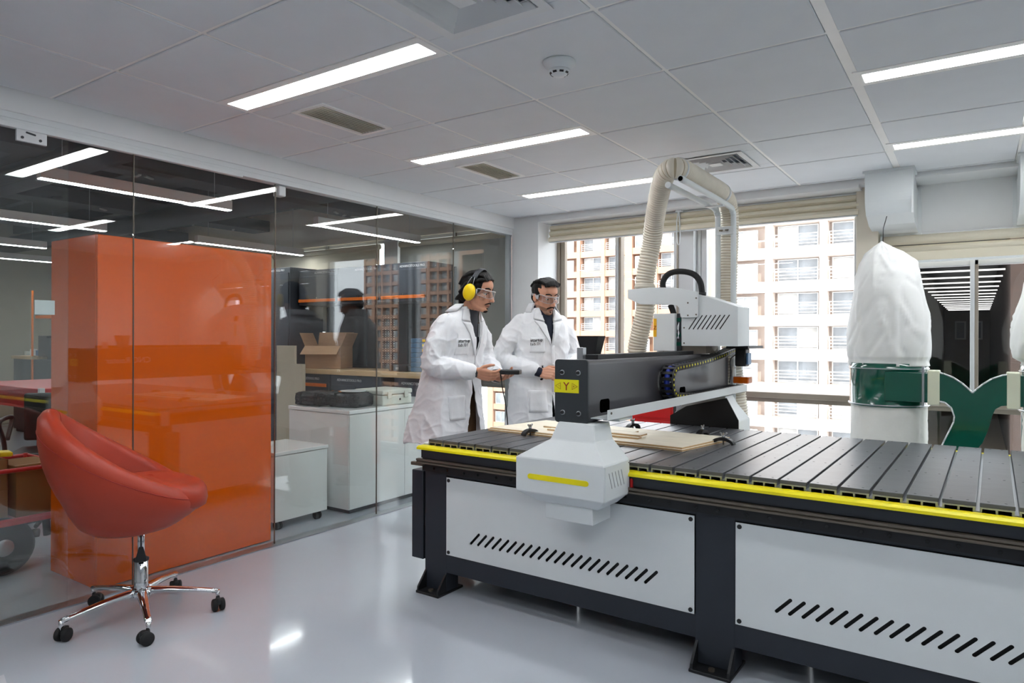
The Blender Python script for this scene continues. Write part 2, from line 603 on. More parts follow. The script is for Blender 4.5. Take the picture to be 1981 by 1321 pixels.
# ---- slot grilles and square diffusers, smoke detector
def grille(x0, x1, y0, y1, label):
    t = thing('slot_air_grille', label, 'air vent', ((x0 + x1) / 2, (y0 + y1) / 2, HZ), 0, 'slot air grilles')
    a, b_ = (x1 - x0) / 2, (y1 - y0) / 2
    f = MB()
    f.bx(-a, a, -b_, -b_ + 0.022, -0.006, 0.004).bx(-a, a, b_ - 0.022, b_, -0.006, 0.004)
    f.bx(-a, -a + 0.022, -b_ + 0.022, b_ - 0.022, -0.006, 0.004).bx(a - 0.022, a, -b_ + 0.022, b_ - 0.022, -0.006, 0.004)
    f.build('frame', 't_bar', t)
    MB().bx(-a + 0.005, a - 0.005, -b_ + 0.005, b_ - 0.005, 0.03, 0.034).build('shade_backing', 'cabinet_dark', t)  # dark sheet standing in for the shade between the slats
    n = 9
    for k in range(n):
        x = -a + 0.03 + (2 * a - 0.06) * k / (n - 1)
        M = Matrix.Translation((x, 0, 0.001)) @ Matrix.Rotation(R(48), 4, 'Y')
        MB().bx(-0.0062, 0.0062, -b_ + 0.022, b_ - 0.022, -0.0012, 0.0012, M=M).build('slat', 'cream_paint', t)
grille(0.18, 0.40, 0.71, 1.16, 'larger looking slot air grille right behind the first long ceiling light')
grille(0.175, 0.40, 1.946, 2.395, 'farther slot air grille behind the middle long ceiling light')

def diffuser(cx, cy_, s, label):
    t = thing('square_air_diffuser', label, 'air vent', (cx, cy_, HZ), 0, 'square air diffusers')
    h = s / 2
    def ring(a, b_, z0, z1, name, mat='white_metal'):
        m = MB()
        for k in range(4):
            M = Matrix.Rotation(R(90 * k), 4, 'Z')
            v = [(-a, -a, z0), (a, -a, z0), (b_, -b_, z1), (-b_, -b_, z1), (-a, -a, z0 + 0.003), (a, -a, z0 + 0.003), (b_, -b_, z1 + 0.003), (-b_, -b_, z1 + 0.003)]
            m._new(v, [(0, 3, 2, 1), (4, 5, 6, 7), (0, 1, 5, 4), (2, 3, 7, 6), (1, 2, 6, 5), (3, 0, 4, 7)], M=M)
        bmesh.ops.recalc_face_normals(m.bm, faces=m.bm.faces)
        m.build(name, mat, t)
    ring(h, h - 0.035, -0.008, -0.006, 'frame', 'white_paint')
    for k in range(5):
        a = h - 0.04 - k * (h - 0.05) / 5.2
        ring(a, a - 0.016, -0.010 + 0.001 * k, 0.012, 'louvre', 'white_paint')
    MB().bx(-h + 0.03, h - 0.03, -h + 0.03, h - 0.03, 0.034, 0.036).build('shade_backing', 'cabinet_slate', t)  # dark sheet standing in for the shade between the louvres
    MB().bx(-0.035, 0.035, -0.035, 0.035, -0.012, -0.006, r=0.003).build('centre_plate', 'white_paint', t)
diffuser(1.525, 0.305, 0.42, 'square air diffuser cut by the top edge of the photo')
diffuser(1.54, 2.77, 0.42, 'square air diffuser beside the top of the dust hose')
t = thing('smoke_detector', 'round white smoke detector on the ceiling between two tile joints', 'smoke detector', (1.528, 0.905, HZ))
MB().lathe([(0.062, 0), (0.064, -0.005), (0.058, -0.016), (0.044, -0.03), (0.042, -0.034)], n=32).build('base', 'white_metal', t)
MB().lathe([(0.042, -0.03), (0.036, -0.046), (0.022, -0.056), (0.0, -0.058)], n=32).build('chamber', 'white_metal', t)
b = MB()
for k in range(8):
    a = 2 * math.pi * k / 8
    M = Matrix.Rotation(a, 4, 'Z') @ Matrix.Translation((0.0325, 0, -0.046)) @ Matrix.Rotation(R(38), 4, 'Y')
    b.bx(-0.002, 0.003, -0.008, 0.008, -0.004, 0.004, M=M)
b.build('smoke_slot', 'black_plastic', t)

# ---- back wall: pillar, lintel, posts, panel; windows
wb = bpy.data.objects.new('wall_back', None); COL.objects.link(wb); struct(wb)
MB().bx(-0.60, -0.32, 3.708, 4.2, 0, 2.5, r=0.003).build('pillar', 'white_paint', wb)
MB().bx(-0.32, 2.2, 3.71, 4.1, 2.253, 2.5).build('lintel', 'white_paint', wb)
MB().bx(2.2, 5.2, 3.71, 4.1, 2.275, 2.5).build('lintel', 'white_paint', wb)
MB().bx(2.165, 2.30, 3.86, 4.12, 0, 2.3, r=0.004).build('post', 'cream_paint', wb)
MB().bx(2.30, 5.2, 4.0, 4.08, 1.94, 2.3).build('upper_panel', 'white_paint', wb)
MB().bx(2.32, 5.2, 3.985, 4.0, 1.938, 1.95).build('panel_edge', 'window_frame', wb)
MB().bx(4.2, 5.3, 3.98, 4.2, 0, 2.3).build('end_wall', 'white_paint', wb)

def window(name, x0, x1, z0, z1, mull, frame_l='window_frame', tr=(0.785, 0.84), rail_depth=0.09):
    w = bpy.data.objects.new(name, None); COL.objects.link(w); struct(w)
    y0, y1 = YW - 0.02, YW + 0.05
    def fr(a, b_, c, d, mat='window_frame', nm='frame'):
        m = MB().bx(a, b_, y0, y1, c, d, r=0.003, seg=1)
        m.build(nm, mat, w)
    fr(x0, x0 + 0.03, z0, z1, frame_l); MB().bx(x0 + 0.03, x0 + 0.075, YW - 0.005, YW + 0.045, z0, z1, r=0.003, seg=1).build('frame', frame_l, w)
    fr(x1 - 0.04, x1, z0, z1)
    fr(x0, x1, z1 - 0.035, z1); fr(x0, x1, z0, z0 + 0.05)
    xs = [x0 + 0.07]
    for m in mull:
        MB().bx(m - 0.028, m - 0.003, y0 - 0.02, y1, z0, z1, r=0.003, seg=1).build('mullion', 'window_frame', w)
        MB().bx(m - 0.003, m + 0.018, y0, y1, z0, z1, r=0.002, seg=1).build('mullion', 'bronze_frame', w)
        xs += [m]
    xs.append(x1 - 0.03)
    t0, t1 = tr
    m = MB().bx(x0, x1, y0 - rail_depth, y1, t0 + 0.012, t1, r=0.004, seg=1)
    m.bx(x0, x1, y0 - rail_depth + 0.03, y1, t0 - 0.02, t0 + 0.012)
    m.build('transom', 'bronze_frame', w)
    for a, b_ in zip(xs[:-1], xs[1:]):
        for c, d in ((z0 + 0.04, t0 - 0.01), (t1 - 0.004, z1 - 0.03)):
            MB().bx(a, b_, YW + 0.012, YW + 0.018, c, d).build('pane', 'window_glass', w)
    return w
window('window_1', -0.32, 0.83, 0.05, 2.26, [0.30], 'bronze_frame')
window('window_2', 0.985, 2.17, 0.05, 2.26, [])
window('window_3', 2.30, 4.2, 0.05, 1.76, [2.845])
MB().bx(0.83, 0.985, 3.96, 4.14, 0, 2.3, r=0.004).build('post', 'window_frame', wb)
MB().bx(0.845, 0.86, 3.952, 3.962, 0, 2.26).build('post_groove', 'bronze_frame', wb)
MB().bx(-8.7, -0.6, 4.06, 4.2, 0, 0.06).build('sill', 'white_paint', wb)
MB().bx(-0.6, 4.3, 4.0, 4.2, 0, 0.05).build('sill', 'white_paint', wb)

# ---- unseen storeys above, added to shade the passage outside
struct(MB().bx(-9.0, 6.0, -4.75, 4.3, 3.0, 15.0).build('added_shade_storeys', 'beige_wall'))
# ---- other walls out of the frame
struct(MB().bx(5.2, 5.35, -4.7, 4.3, -0.1, 2.6).build('wall_right', 'white_paint'))
struct(MB().bx(-8.8, 5.3, -4.75, -4.6, -0.1, 3.2).build('wall_rear', 'white_paint'))
struct(MB().bx(-8.85, -8.7, -4.7, 4.3, -0.1, 3.2).build('wall_far_left', 'beige_wall'))

# ---- roman blinds over windows 1 and 2, roller blinds over window 3
def roman(x0, x1, label):
    t = thing('roman_blind', label, 'blind', (x0, 3.9, 2.09), 0, 'cream folded window blinds')
    L = x1 - x0
    prof = [(0.0, 0.155), (-0.028, 0.14), (-0.034, 0.118), (-0.012, 0.103), (-0.036, 0.092), (-0.045, 0.072), (-0.02, 0.052), (-0.044, 0.045), (-0.058, 0.025), (-0.05, 0.004), (-0.02, 0.0), (0.0, 0.01)]
    MB().prism(prof, 0, L, axis='x').build('folded_fabric', 'cream_blind', t)
    MB().bx(0.004, L - 0.004, -0.05, -0.012, -0.006, 0.002, r=0.002, seg=1).build('bottom_bar', 'window_frame', t)
    MB().bx(0, L, -0.015, 0.02, 0.148, 0.158).build('head_rail', 'white_metal', t)
    MB().tube([(0.004, -0.05, 0.02), (-0.004, -0.04, 0.1), (-0.004, -0.02, 0.15)], 0.003, n=6).build('side_cord', 'white_metal', t)
roman(-0.30, 0.90, 'cream folded blind above the window next to the white pillar')
roman(0.91, 2.18, 'cream folded blind above the wide window behind the hose stand')
t = thing('blind_chain', 'thin pull chain hanging from the blinds above the white window post', 'chain', (0.90, 3.84, 1.98))
MB().tube(bez([(0.0, 0, 0.26), (-0.012, 0, 0.16), (-0.006, 0, 0.02), (0.01, 0, 0.0), (0.018, 0, 0.05), (0.012, 0, 0.15), (0.006, 0, 0.26)]), 0.004, n=6).build('chain_loop', 'white_metal', t)
MB().bx(-0.02, 0.03, -0.01, 0.03, 0.255, 0.272, r=0.003).build('bracket', 'white_metal', t)
t = thing('roller_blind', 'cream rolled blind above the dark window behind the dust bags', 'blind', (2.32, 3.94, 1.75))
MB().tube([(0, 0, 0.155), (1.85, 0, 0.155)], 0.032, n=20).build('roll', 'cream_blind', t)
MB().tube([(0, 0.012, 0.095), (1.85, 0.012, 0.095)], 0.024, n=20).build('roll', 'cream_blind', t)
MB().bx(0.0, 1.85, 0.0, 0.006, 0.012, 0.1).build('fabric', 'cream_blind', t)
MB().bx(0.0, 1.85, -0.006, 0.012, 0.0, 0.016, r=0.003).build('bottom_bar', 'white_metal', t)
MB().bx(-0.015, 0.002, -0.02, 0.04, 0.08, 0.19, r=0.003).build('bracket', 'white_metal', t)

# ---- square air ducts coming down from the ceiling and turning to the wall
def air_duct(x0, x1, label):
    t = thing('elbow_air_duct', label, 'air duct', (x0, 3.5, 0), 0, 'white elbow air ducts')
    w = x1 - x0
    def arc(cx, cz, r, a0, a1, n=8):
        return [(cx + r * math.cos(R(a0 + (a1 - a0) * k / n)), cz + r * math.sin(R(a0 + (a1 - a0) * k / n))) for k in range(n + 1)]
    outer = [(0.0, 2.306), (0.0, 2.17)] + arc(0.16, 2.16, 0.16, 180, 232) + [(0.2, 1.985), (0.50, 1.955)]
    inner = [(0.50, 2.235), (0.40, 2.24)] + arc(0.40, 2.30, 0.06, 270, 180)[::1] + [(0.3, 2.306)]
    MB().prism(outer + inner, 0, w, axis='x').build('duct_body', 'white_metal', t)
    MB().bx(-0.012, w + 0.012, -0.008, 0.31, 2.29, 2.306).build('ceiling_flange', 'white_metal', t)
    MB().bx(-0.02, w + 0.02, 0.478, 0.50, 1.935, 2.255).build('wall_flange', 'white_metal', t)
    MB().bx(w - 0.004, w + 0.006, -0.006, 0.02, 2.02, 2.29).build('seam', 'white_metal', t)
air_duct(2.262, 2.525, 'white elbow air duct above the nearer dust bag')
air_duct(3.06, 3.33, 'white elbow air duct cut by the right edge of the photo')

# ---- glass partition with sliding door
wl = bpy.data.objects.new('wall_left', None); COL.objects.link(wl); struct(wl)
MB().bx(-0.74, -0.575, -4.6, 3.71, 2.212, 2.85, r=0.002, seg=1).build('header_beam', 'white_paint', wl)
MB().bx(-0.74, -0.588, -4.6, 3.71, 2.186, 2.212).build('header_trim', 'white_metal', wl)
MB().bx(-0.66, -0.592, -4.6, 3.71, 2.158, 2.186).build('head_rail', 'white_metal', wl)
MB().bx(-0.606, -0.582, -4.6, 0.98, 2.146, 2.170, r=0.003).build('door_track', 'white_metal', wl)
MB().bx(-0.66, -0.585, -4.6, 3.71, 0.0, 0.007).build('floor_channel', 'aluminium', wl)
MB().bx(-0.645, -0.60, 3.672, 3.708, 0, 2.158).build('end_jamb', 'aluminium', wl)
ys = [-1.29, -0.45, 0.389, 1.222, 2.063, 2.909, 3.675]
for a, b_ in zip(ys[:-1], ys[1:]):
    MB().bx(XG - 0.005, XG + 0.005, a + 0.0022, b_ - 0.0022, 0.006, 2.16).build('glass_panel', 'clear_glass', wl)
    MB().bx(XG - 0.005, XG + 0.005, b_ - 0.0016, b_ + 0.0016, 0.006, 2.16).build('joint_seal', 'dark_aluminium', wl)
MB().bx(XG - 0.005, XG + 0.005, -4.6, -1.292, 0.006, 2.16).build('glass_panel', 'clear_glass', wl)
door = bpy.data.objects.new('door_1', None); COL.objects.link(door); struct(door)
MB().bx(-0.600, -0.592, -0.83, 0.082, 0.012, 2.142).build('door_leaf', 'clear_glass', door)
MB().bx(-0.604, -0.588, -0.126, -0.008, 2.095, 2.15, r=0.002).build('hanger_clamp', 'window_frame', door)
b = MB()
for y in (-0.105, -0.035):
    b.cyl((-0.588, y, 2.112), (-0.584, y, 2.112), 0.006, n=10)
b.prism(capsule2((-0.088, 2.137), (-0.056, 2.132), 0.004), -0.588, -0.5865, axis='x')
b.build('clamp_bolt', 'cabinet_dark', door)
t = tag(MB().bx(-0.6265, -0.6258, -0.041, 0.04, 1.342, 1.407).build('paper_note', 'paper'), 'blank white paper note stuck on the glass beside the orange cabinet', 'paper')
t2 = tag(MB().bx(-0.66, -0.60, 1.235, 1.285, 2.09, 2.15, r=0.006).build('sensor_box', 'white_metal'), 'small white sensor box at the top of a glass joint', 'sensor')

# ================================================================ OUTSIDE
def facade(name, label, X0, X1, Y0, zb, nf, fh, cols, mat, grp=None, rail=True):
    """Apartment block whose front faces the room: floor bands, piers, recessed windows with panes and balcony rails."""
    t = thing(name, label, 'building', (0, 0, 0), 0)
    top = zb + nf * fh
    MB().bx(X0, X1, Y0 + 1.2, Y0 + 14, zb - 6, top + 1.0).build('wall', mat, t)
    cw = (X1 - X0) / cols
    for k in range(nf + 1):
        MB().bx(X0, X1, Y0, Y0 + 1.25, zb + k * fh - 0.55, zb + k * fh + 0.35).build('floor_band', mat, t)
    for c in range(cols + 1):
        w = 0.55 if c % 3 == 0 else 0.28
        MB().bx(X0 + c * cw - w, X0 + c * cw + w, Y0 - 0.12, Y0 + 1.25, zb, top).build('pier', mat, t)
    wm = pmn = rl = None
    for k in range(nf):
        for c in range(cols):
            x = X0 + (c + 0.5) * cw
            z = zb + k * fh + 0.36
            hw = cw / 2 - 0.5
            hh = fh - 0.95
            narrow = c % 3 == 0
            if wm is None:
                m = MB()
                for a in ((-hw, -hw + 0.08, 0, hh), (hw - 0.08, hw, 0, hh), (-0.05, 0.05, 0, hh), (-hw, hw, 0, 0.08), (-hw, hw, hh - 0.08, hh)):
                    m.bx(a[0], a[1], -0.08, 0.06, a[2], a[3])
                wo = m.build('window', 'rail_white', t); wm = wo.data
                po = MB().bx(-hw + 0.05, hw - 0.05, 0.0, 0.03, 0.05, hh - 0.05).build('pane', 'pane_dark', wo); pmn = po.data
                m = MB()
                for q in range(4):
                    m.bx(-hw - 0.1, hw + 0.1, -0.03, 0.03, 0.18 + q * 0.26, 0.23 + q * 0.26)
                m.bx(-hw - 0.1, -hw - 0.04, -0.03, 0.03, 0, 1.02).bx(hw + 0.04, hw + 0.1, -0.03, 0.03, 0, 1.02)
                ro = m.build('balcony_rail', 'rail_white', t); rl = ro.data
                cm = MB().bx(-hw + 0.08, -0.05, -0.05, -0.02, 0.1, hh - 0.1).build('curtain', 'curtain_pale', wo)
                cl = cm.data
            else:
                wo = link('window', wm, t)
                po = link('pane', pmn, wo)
                ro = link('balcony_rail', rl, t) if not narrow else None
                if (k * 7 + c * 5) % 3:
                    cm = link('curtain', cl, wo)
                    cm.location.x = (hw - 0.03) if (k + c) % 2 else 0
            wo.location = (x, Y0 + (0.9 if not narrow else 0.2), z)
            if narrow:
                wo.scale = (0.72, 1, 0.86)
            if ro is not None:
                ro.location = (x, Y0 + 0.06, z)
    return t
facade('apartment_building', 'peach apartment block with balconies seen through the wide window', -15.5, 17.5, 57.0, -22.0, 15, 2.75, 8, 'facade_peach')
facade('distant_tower', 'far pinkish apartment tower seen through the window beside the pillar', -62.0, -30.0, 88.0, -30.0, 17, 2.9, 8, 'facade_brown')
facade('reflected_tower', 'brown apartment tower mirrored in the glass partition', 97.0, 128.0, 125.0, -30.0, 24, 2.8, 10, 'facade_brown')
pm('street', (150, 148, 146), 0.9)
struct(MB().bx(-160, 220, 4.3, 200, -30.2, -30).build('ground', 'street'))
# covered passage outside the right window: slatted roof, brick side, pale end wall
pas = bpy.data.objects.new('exterior_passage', None); COL.objects.link(pas); struct(pas)
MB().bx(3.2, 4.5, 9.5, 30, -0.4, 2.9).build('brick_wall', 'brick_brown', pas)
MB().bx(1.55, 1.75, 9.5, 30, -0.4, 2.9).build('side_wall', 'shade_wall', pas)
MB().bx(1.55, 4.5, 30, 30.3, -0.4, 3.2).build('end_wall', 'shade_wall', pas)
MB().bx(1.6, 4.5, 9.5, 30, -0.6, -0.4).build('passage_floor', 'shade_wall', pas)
MB().bx(1.6, 4.5, 9.5, 30, 2.75, 2.9).build('passage_roof', 'cabinet_dark', pas)
for k in range(15):
    MB().bx(1.95, 3.18, 9.55 + k * 1.3, 9.58 + k * 1.3, 2.24, 2.262).build('tube_light', 'tube_led', pas)
for x in (2.1, 2.62):
    f = MB().bx(x, x + 0.36, 29.9, 30.0, 1.2, 1.9).build('passage_window', 'rail_white', pas)
    MB().bx(x + 0.06, x + 0.30, 29.88, 29.92, 1.26, 1.84).build('pane', 'pane_dark', f)

# ================================================================ CNC ROUTER (machine frame: s along the bed, t across it, z up)
MO = (2.0, 1.846)
DL = -0.014
def m2w(s, t, z=0.0):
    return Vector((s * math.cos(DL) - t * math.sin(DL), s * math.sin(DL) + t * math.cos(DL), z))
ro_loc = m2w(MO[0], MO[1], 0)
router = thing('cnc_router', 'big white and navy router machine with slatted bed and dark gantry beam', 'machine', ro_loc, DL)
OFF = Vector((-MO[0], -MO[1], 0))
def mk(b, name, mat, parent=None, extra=None):
    o = b.build(name, mat, parent or router, extra=extra)
    if parent is None:
        o.location = OFF
    return o
def mtext(s, size, mat, M, parent, name='lettering', **k):
    return text(name, s, size, mat, M, parent, **k)
ST = lambda s, t, z: frame_M((s, t, z), (1, 0, 0), (0, -1, 0))   # face toward -t: x along s, y up

# ---- legs with foot plates and gussets (front row, back row)
for ti, (t0, t1, sg) in enumerate(((1.2, 1.29, -1), (2.40, 2.49, 1))):
    for s0, s1 in ((0.582, 0.722), (1.958, 2.11), (3.346, 3.49)):
        lg = mk(MB().bx(s0, s1, t0, t1, 0.012, 0.70, r=0.004), 'leg', 'navy_frame')
        e = t0 - 0.065 if sg < 0 else t0 - 0.02
        mk(MB().bx(s0 - 0.002, s1 + 0.002, e, e + 0.19, 0.0, 0.012, r=0.002, seg=1), 'foot_plate', 'black_rail', lg)
        for s in (s0 + 0.002, s1 - 0.012):
            q = [(t0, 0.012), (t0 - 0.06, 0.012), (t0 - 0.058, 0.03), (t0, 0.098)] if sg < 0 else [(t1, 0.012), (t1 + 0.06, 0.012), (t1 + 0.058, 0.03), (t1, 0.098)]
            mk(MB().prism(q, s, s + 0.01, axis='x'), 'gusset', 'black_rail', lg)
        mk(MB().cyl(((s0 + s1) / 2, e + 0.03, 0.012), ((s0 + s1) / 2, e + 0.03, 0.022), 0.012, n=6, smooth=False), 'anchor_bolt', 'dark_aluminium', lg)
for t0, t1 in ((1.2, 1.27), (2.42, 2.49)):
    mk(MB().bx(0.60, 3.47, t0 + 0.001, t1, 0.104, 0.194, r=0.004), 'lower_beam', 'navy_frame')
    mk(MB().bx(0.582, 3.49, t0 + 0.001, t1, 0.57, 0.70, r=0.004), 'upper_beam', 'navy_frame')
for s0 in (0.60, 1.98, 3.38):
    mk(MB().bx(s0, s0 + 0.09, 1.27, 2.42, 0.59, 0.69), 'cross_beam', 'navy_frame')
    mk(MB().bx(s0, s0 + 0.09, 1.27, 2.42, 0.11, 0.18), 'cross_beam', 'navy_frame')

# ---- white side panels with slanted slots
def side_panel(s0, s1, first, pitch, n, t):
    W, Hh = s1 - s0, 0.373
    z0 = 0.195
    holes = [capsule2((first + k * pitch - s0 + 0.004, 0.274 - z0), (first + k * pitch - s0 + 0.052, 0.324 - z0), 0.0062, 5) for k in range(n)]
    M = frame_M((s0, t, z0), (1, 0, 0), (0, -1, 0))
    p = mk(MB().plate([(0, 0), (W, 0), (W, Hh), (0, Hh)], holes, 0.004, M=M), 'side_panel', 'white_metal')
    for x, z in ((0.014, 0.014), (W - 0.014, 0.014), (0.014, Hh - 0.014), (W - 0.014, Hh - 0.014)):
        c = MB().cyl((s0 + x, t - 0.0035, z0 + z), (s0 + x, t - 0.007, z0 + z), 0.0085, n=12)
        mk(c, 'screw', 'black_plastic', p)
    mk(MB().bx(s0 - 0.004, s1 + 0.004, t + 0.012, t + 0.016, z0, z0 + Hh), 'panel_shade_backing', 'black_rail', p)  # black sheet standing in for the shade behind the slots
side_panel(0.724, 1.956, 0.870, 0.0420, 22, 1.199)
side_panel(2.112, 3.344, 2.252, 0.0449, 22, 1.199)
for s0, s1 in ((0.724, 1.956), (2.112, 3.344)):
    mk(MB().bx(s0, s1, 2.488, 2.492, 0.10, 0.57), 'rear_panel', 'white_metal')
mk(MB().bx(0.590, 0.594, 1.292, 2.398, 0.10, 0.62), 'end_panel', 'white_metal')
mk(MB().bx(3.480, 3.484, 1.292, 2.398, 0.10, 0.62), 'end_panel', 'white_metal')

# ---- bed: aluminium profiles, grey slats
NS = 29
PT = 0.098
prof = [(0.0, 0.703), (PT, 0.703), (PT, 0.715), (0.087, 0.715), (0.087, 0.728), (0.0, 0.728)]
pm_ = MB()
Mf = frame_M((0, 2.484, 0), (1, 0, 0), (0, -1, 0))
pm_.plate(prof, [[(0.006, 0.708), (0.040, 0.708), (0.040, 0.723), (0.006, 0.723)], [(0.046, 0.708), (0.080, 0.708), (0.080, 0.723), (0.046, 0.723)]], 1.277, M=Mf)
p0 = mk(pm_, 'bed_profile', 'aluminium')
sl = MB().bx(0, 0.0885, 1.207, 2.485, 0.728, 0.741, r=0.0012, seg=1)
s0_ = mk(sl, 'bed_slat', 'slat_grey')
sm = MB()
for t in (1.235, 1.66, 2.06, 2.46):
    for s in (0.022, 0.066):
        sm.cyl((s, t, 0.7405), (s, t, 0.7413), 0.0042, n=8)
sc0 = mk(sm, 'screw', 'black_rail', s0_)
for k in range(NS):
    x = 0.5985 + PT * k
    if k == 0:
        p0.location = OFF + Vector((x, 0, 0)); s0_.location = OFF + Vector((x, 0, 0))
    else:
        o = link('bed_profile', p0.data, router); o.location = OFF + Vector((x, 0, 0))
        o = link('bed_slat', s0_.data, router); o.location = OFF + Vector((x, 0, 0))
        link('screw', sc0.data, o)
SE = 0.5985 + PT * NS
mk(MB().bx(0.575, SE, 1.22, 2.47, 0.698, 0.703), 'bed_plate', 'dark_aluminium')
for t0 in (1.150, 2.494):
    mk(MB().prism([(t0, 0.696), (t0 + 0.05, 0.696), (t0 + 0.05, 0.7125), (t0 + 0.012, 0.7125), (t0, 0.706)], 0.57, SE + 0.02, axis='x'), 'yellow_strip', 'yellow_paint')
mk(MB().bx(0.585, SE + 0.02, 1.168, 1.2, 0.654, 0.696), 'rail_bed', 'navy_frame')
# guide rail and rack bar with bolt holes
mk(MB().prism([(1.150, 0.628), (1.150, 0.634), (1.156, 0.638), (1.150, 0.642), (1.150, 0.650), (1.172, 0.650), (1.172, 0.628)], 0.566, SE + 0.03, axis='x'), 'guide_rail', 'dark_aluminium')
rb = mk(MB().bx(0.583, SE + 0.02, 1.178, 1.2, 0.588, 0.654), 'rack_bar', 'black_rail')
k = 0
s = 0.66
while s < 3.4:
    mk(MB().cyl((s, 1.1785, 0.606), (s, 1.1765, 0.606), 0.0065, n=10), 'bolt', 'black_gloss', rb)
    s += 0.105 if k % 2 else 0.082
    k += 1
mk(MB().bx(0.522, 0.60, 1.16, 1.185, 0.613, 0.629, r=0.002), 'limit_switch', 'dark_aluminium')
mk(MB().bx(0.565, 0.60, 1.205, 1.26, 0.62, 0.722, r=0.004), 'end_bracket', 'white_metal')
mk(MB().bx(0.478, 0.556, 1.215, 1.285, 0.135, 0.578, r=0.005), 'cable_box', 'navy_frame')
mk(MB().bx(0.556, 0.584, 1.225, 1.275, 0.30, 0.45), 'cable_box_bracket', 'black_rail')

# ---- near gantry foot: tapered white housing
def rings(b, rs, mi=0):
    v = []
    for (a, c, d, e, z) in rs:
        v += [(a, d, z), (c, d, z), (c, e, z), (a, e, z)]
    f = [(3, 2, 1, 0)]
    n = len(rs)
    for i in range(n - 1):
        for q in range(4):
            f.append((4 * i + q, 4 * i + (q + 1) % 4, 4 * i + 4 + (q + 1) % 4, 4 * i + 4 + q))
    f.append(tuple(4 * (n - 1) + q for q in range(4)))
    nv, nf = b._new(v, f)
    bmesh.ops.recalc_face_normals(b.bm, faces=nf)
    return b
hs = MB()
rings(hs, [(1.375, 1.645, 1.005, 1.163, 0.582), (1.30, 1.70, 0.95, 1.165, 0.627), (1.30, 1.70, 0.95, 1.165, 0.763), (1.428, 1.628, 1.01, 1.165, 0.838), (1.448, 1.612, 1.035, 1.165, 0.905)])
es = [e for e in hs.bm.edges]
bmesh.ops.bevel(hs.bm, geom=es, offset=0.003, segments=1, profile=0.5, affect='EDGES')
hs_o = mk(hs, 'gantry_foot_housing', 'white_metal')
mk(MB().bx(1.41, 1.625, 1.0, 1.15, 0.52, 0.584, r=0.003), 'motor_cover', 'white_metal', hs_o)
mk(MB().prism(capsule2((1.369, 0.6905), (1.624, 0.6905), 0.0105), 0.948, 0.951, axis='y'), 'yellow_stripe', 'yellow_paint', hs_o)
sl5 = [capsule2((0.035 + 0.026 * k + 0.026, 0.045), (0.035 + 0.026 * k, 0.105), 0.0022, 3) for k in range(5)]
mk(MB().plate([(0.004, 0.004), (0.211, 0.004), (0.211, 0.132), (0.004, 0.132)], sl5, 0.0015, M=frame_M((1.7005, 0.95, 0.627), (0, 1, 0), (1, 0, 0))), 'vent_plate', 'white_metal', hs_o)
mk(MB().bx(1.7001, 1.7006, 0.965, 1.15, 0.65, 0.74), 'vent_shade_backing', 'black_plastic', hs_o)  # dark sheet over the white housing so the vents look shaded inside
mk(MB().bx(1.704, 1.715, 1.163, 1.178, 0.635, 0.685, r=0.002), 'rail_wiper', 'red_paint', hs_o)
b = MB()
for z in (0.65, 0.70, 0.75):
    b.cyl((1.7015, 1.155, z), (1.7035, 1.155, z), 0.003, n=8)
mk(b, 'screw', 'dark_aluminium', hs_o)

# ---- gantry beam with end plate, bolts, direction label
bm_o = mk(MB().prism(rrect(1.425, 1.575, 0.905, 1.153, 0.016), 1.06, 2.80, axis='y'), 'gantry_beam', 'beam_grey')
ep = mk(MB().prism(rrect(1.4245, 1.5765, 0.902, 1.156, 0.014), 1.048, 1.06, axis='y', r=0.001), 'end_plate', 'plate_grey', bm_o)
for s, z in ((1.460, 1.104), (1.534, 1.104), (1.462, 0.943), (1.536, 0.942)):
    mk(MB().lathe([(0.0105, 0), (0.0105, 0.003), (0.007, 0.003), (0.007, 0.0)], n=16, M=frame_M((s, 1.048, z), (1, 0, 0), (0, -1, 0))), 'washer', 'aluminium', bm_o)
    mk(MB().cyl((s, 1.048, z), (s, 1.038, z), 0.0065, n=10), 'bolt', 'black_plastic', bm_o)
lb = mk(MB().bx(1.422, 1.536, 1.0472, 1.0482, 1.0225, 1.0755), 'direction_label', 'label_yellow', bm_o)
ML = lambda s, z: frame_M((s, 1.0468, z), (1, 0, 0), (0, -1, 0))
mtext('Y', 0.047, 'label_red', ML(1.479, 1.0325), bm_o, align='CENTER')
b = MB()
for tri in (((1.428, 1.049), (1.452, 1.036), (1.452, 1.062)), ((1.530, 1.049), (1.506, 1.036), (1.506, 1.062))):
    for i in range(3):
        p, q = tri[i], tri[(i + 1) % 3]
        b.tube([(p[0], 1.0466, p[1]), (q[0], 1.0466, q[1])], 0.0006, n=4)
b.bx(1.4425, 1.4485, 1.0463, 1.0472, 1.0485, 1.0497).bx(1.5095, 1.5165, 1.0463, 1.0472, 1.0485, 1.0497).bx(1.5124, 1.5136, 1.0463, 1.0472, 1.0455, 1.0527)
mk(b, 'direction_arrow', 'label_red', bm_o)
for t0, t1 in ((1.152, 1.238), (2.02, 2.10)):
    mk(MB().prism(rrect(t0, t1, 0.938, 0.992, 0.014), 1.5735, 1.5756, axis='x'), 'cable_opening_shade', 'hole_shade_black', bm_o)  # black patches on the closed beam, painted as the dark of openings
mtext('CNC Router', 0.066, 'ink_white', frame_M((1.4242, 1.60, 1.035), (0, -1, 0), (-1, 0, 0)), bm_o)
mk(MB().bx(1.42, 1.45, 1.235, 1.265, 1.150, 1.202, r=0.002), 'end_stop', 'aluminium', bm_o)
mk(MB().bx(1.47, 1.53, 1.22, 2.34, 1.150, 1.173, r=0.002), 'top_guide', 'black_rail', bm_o)
b = MB()
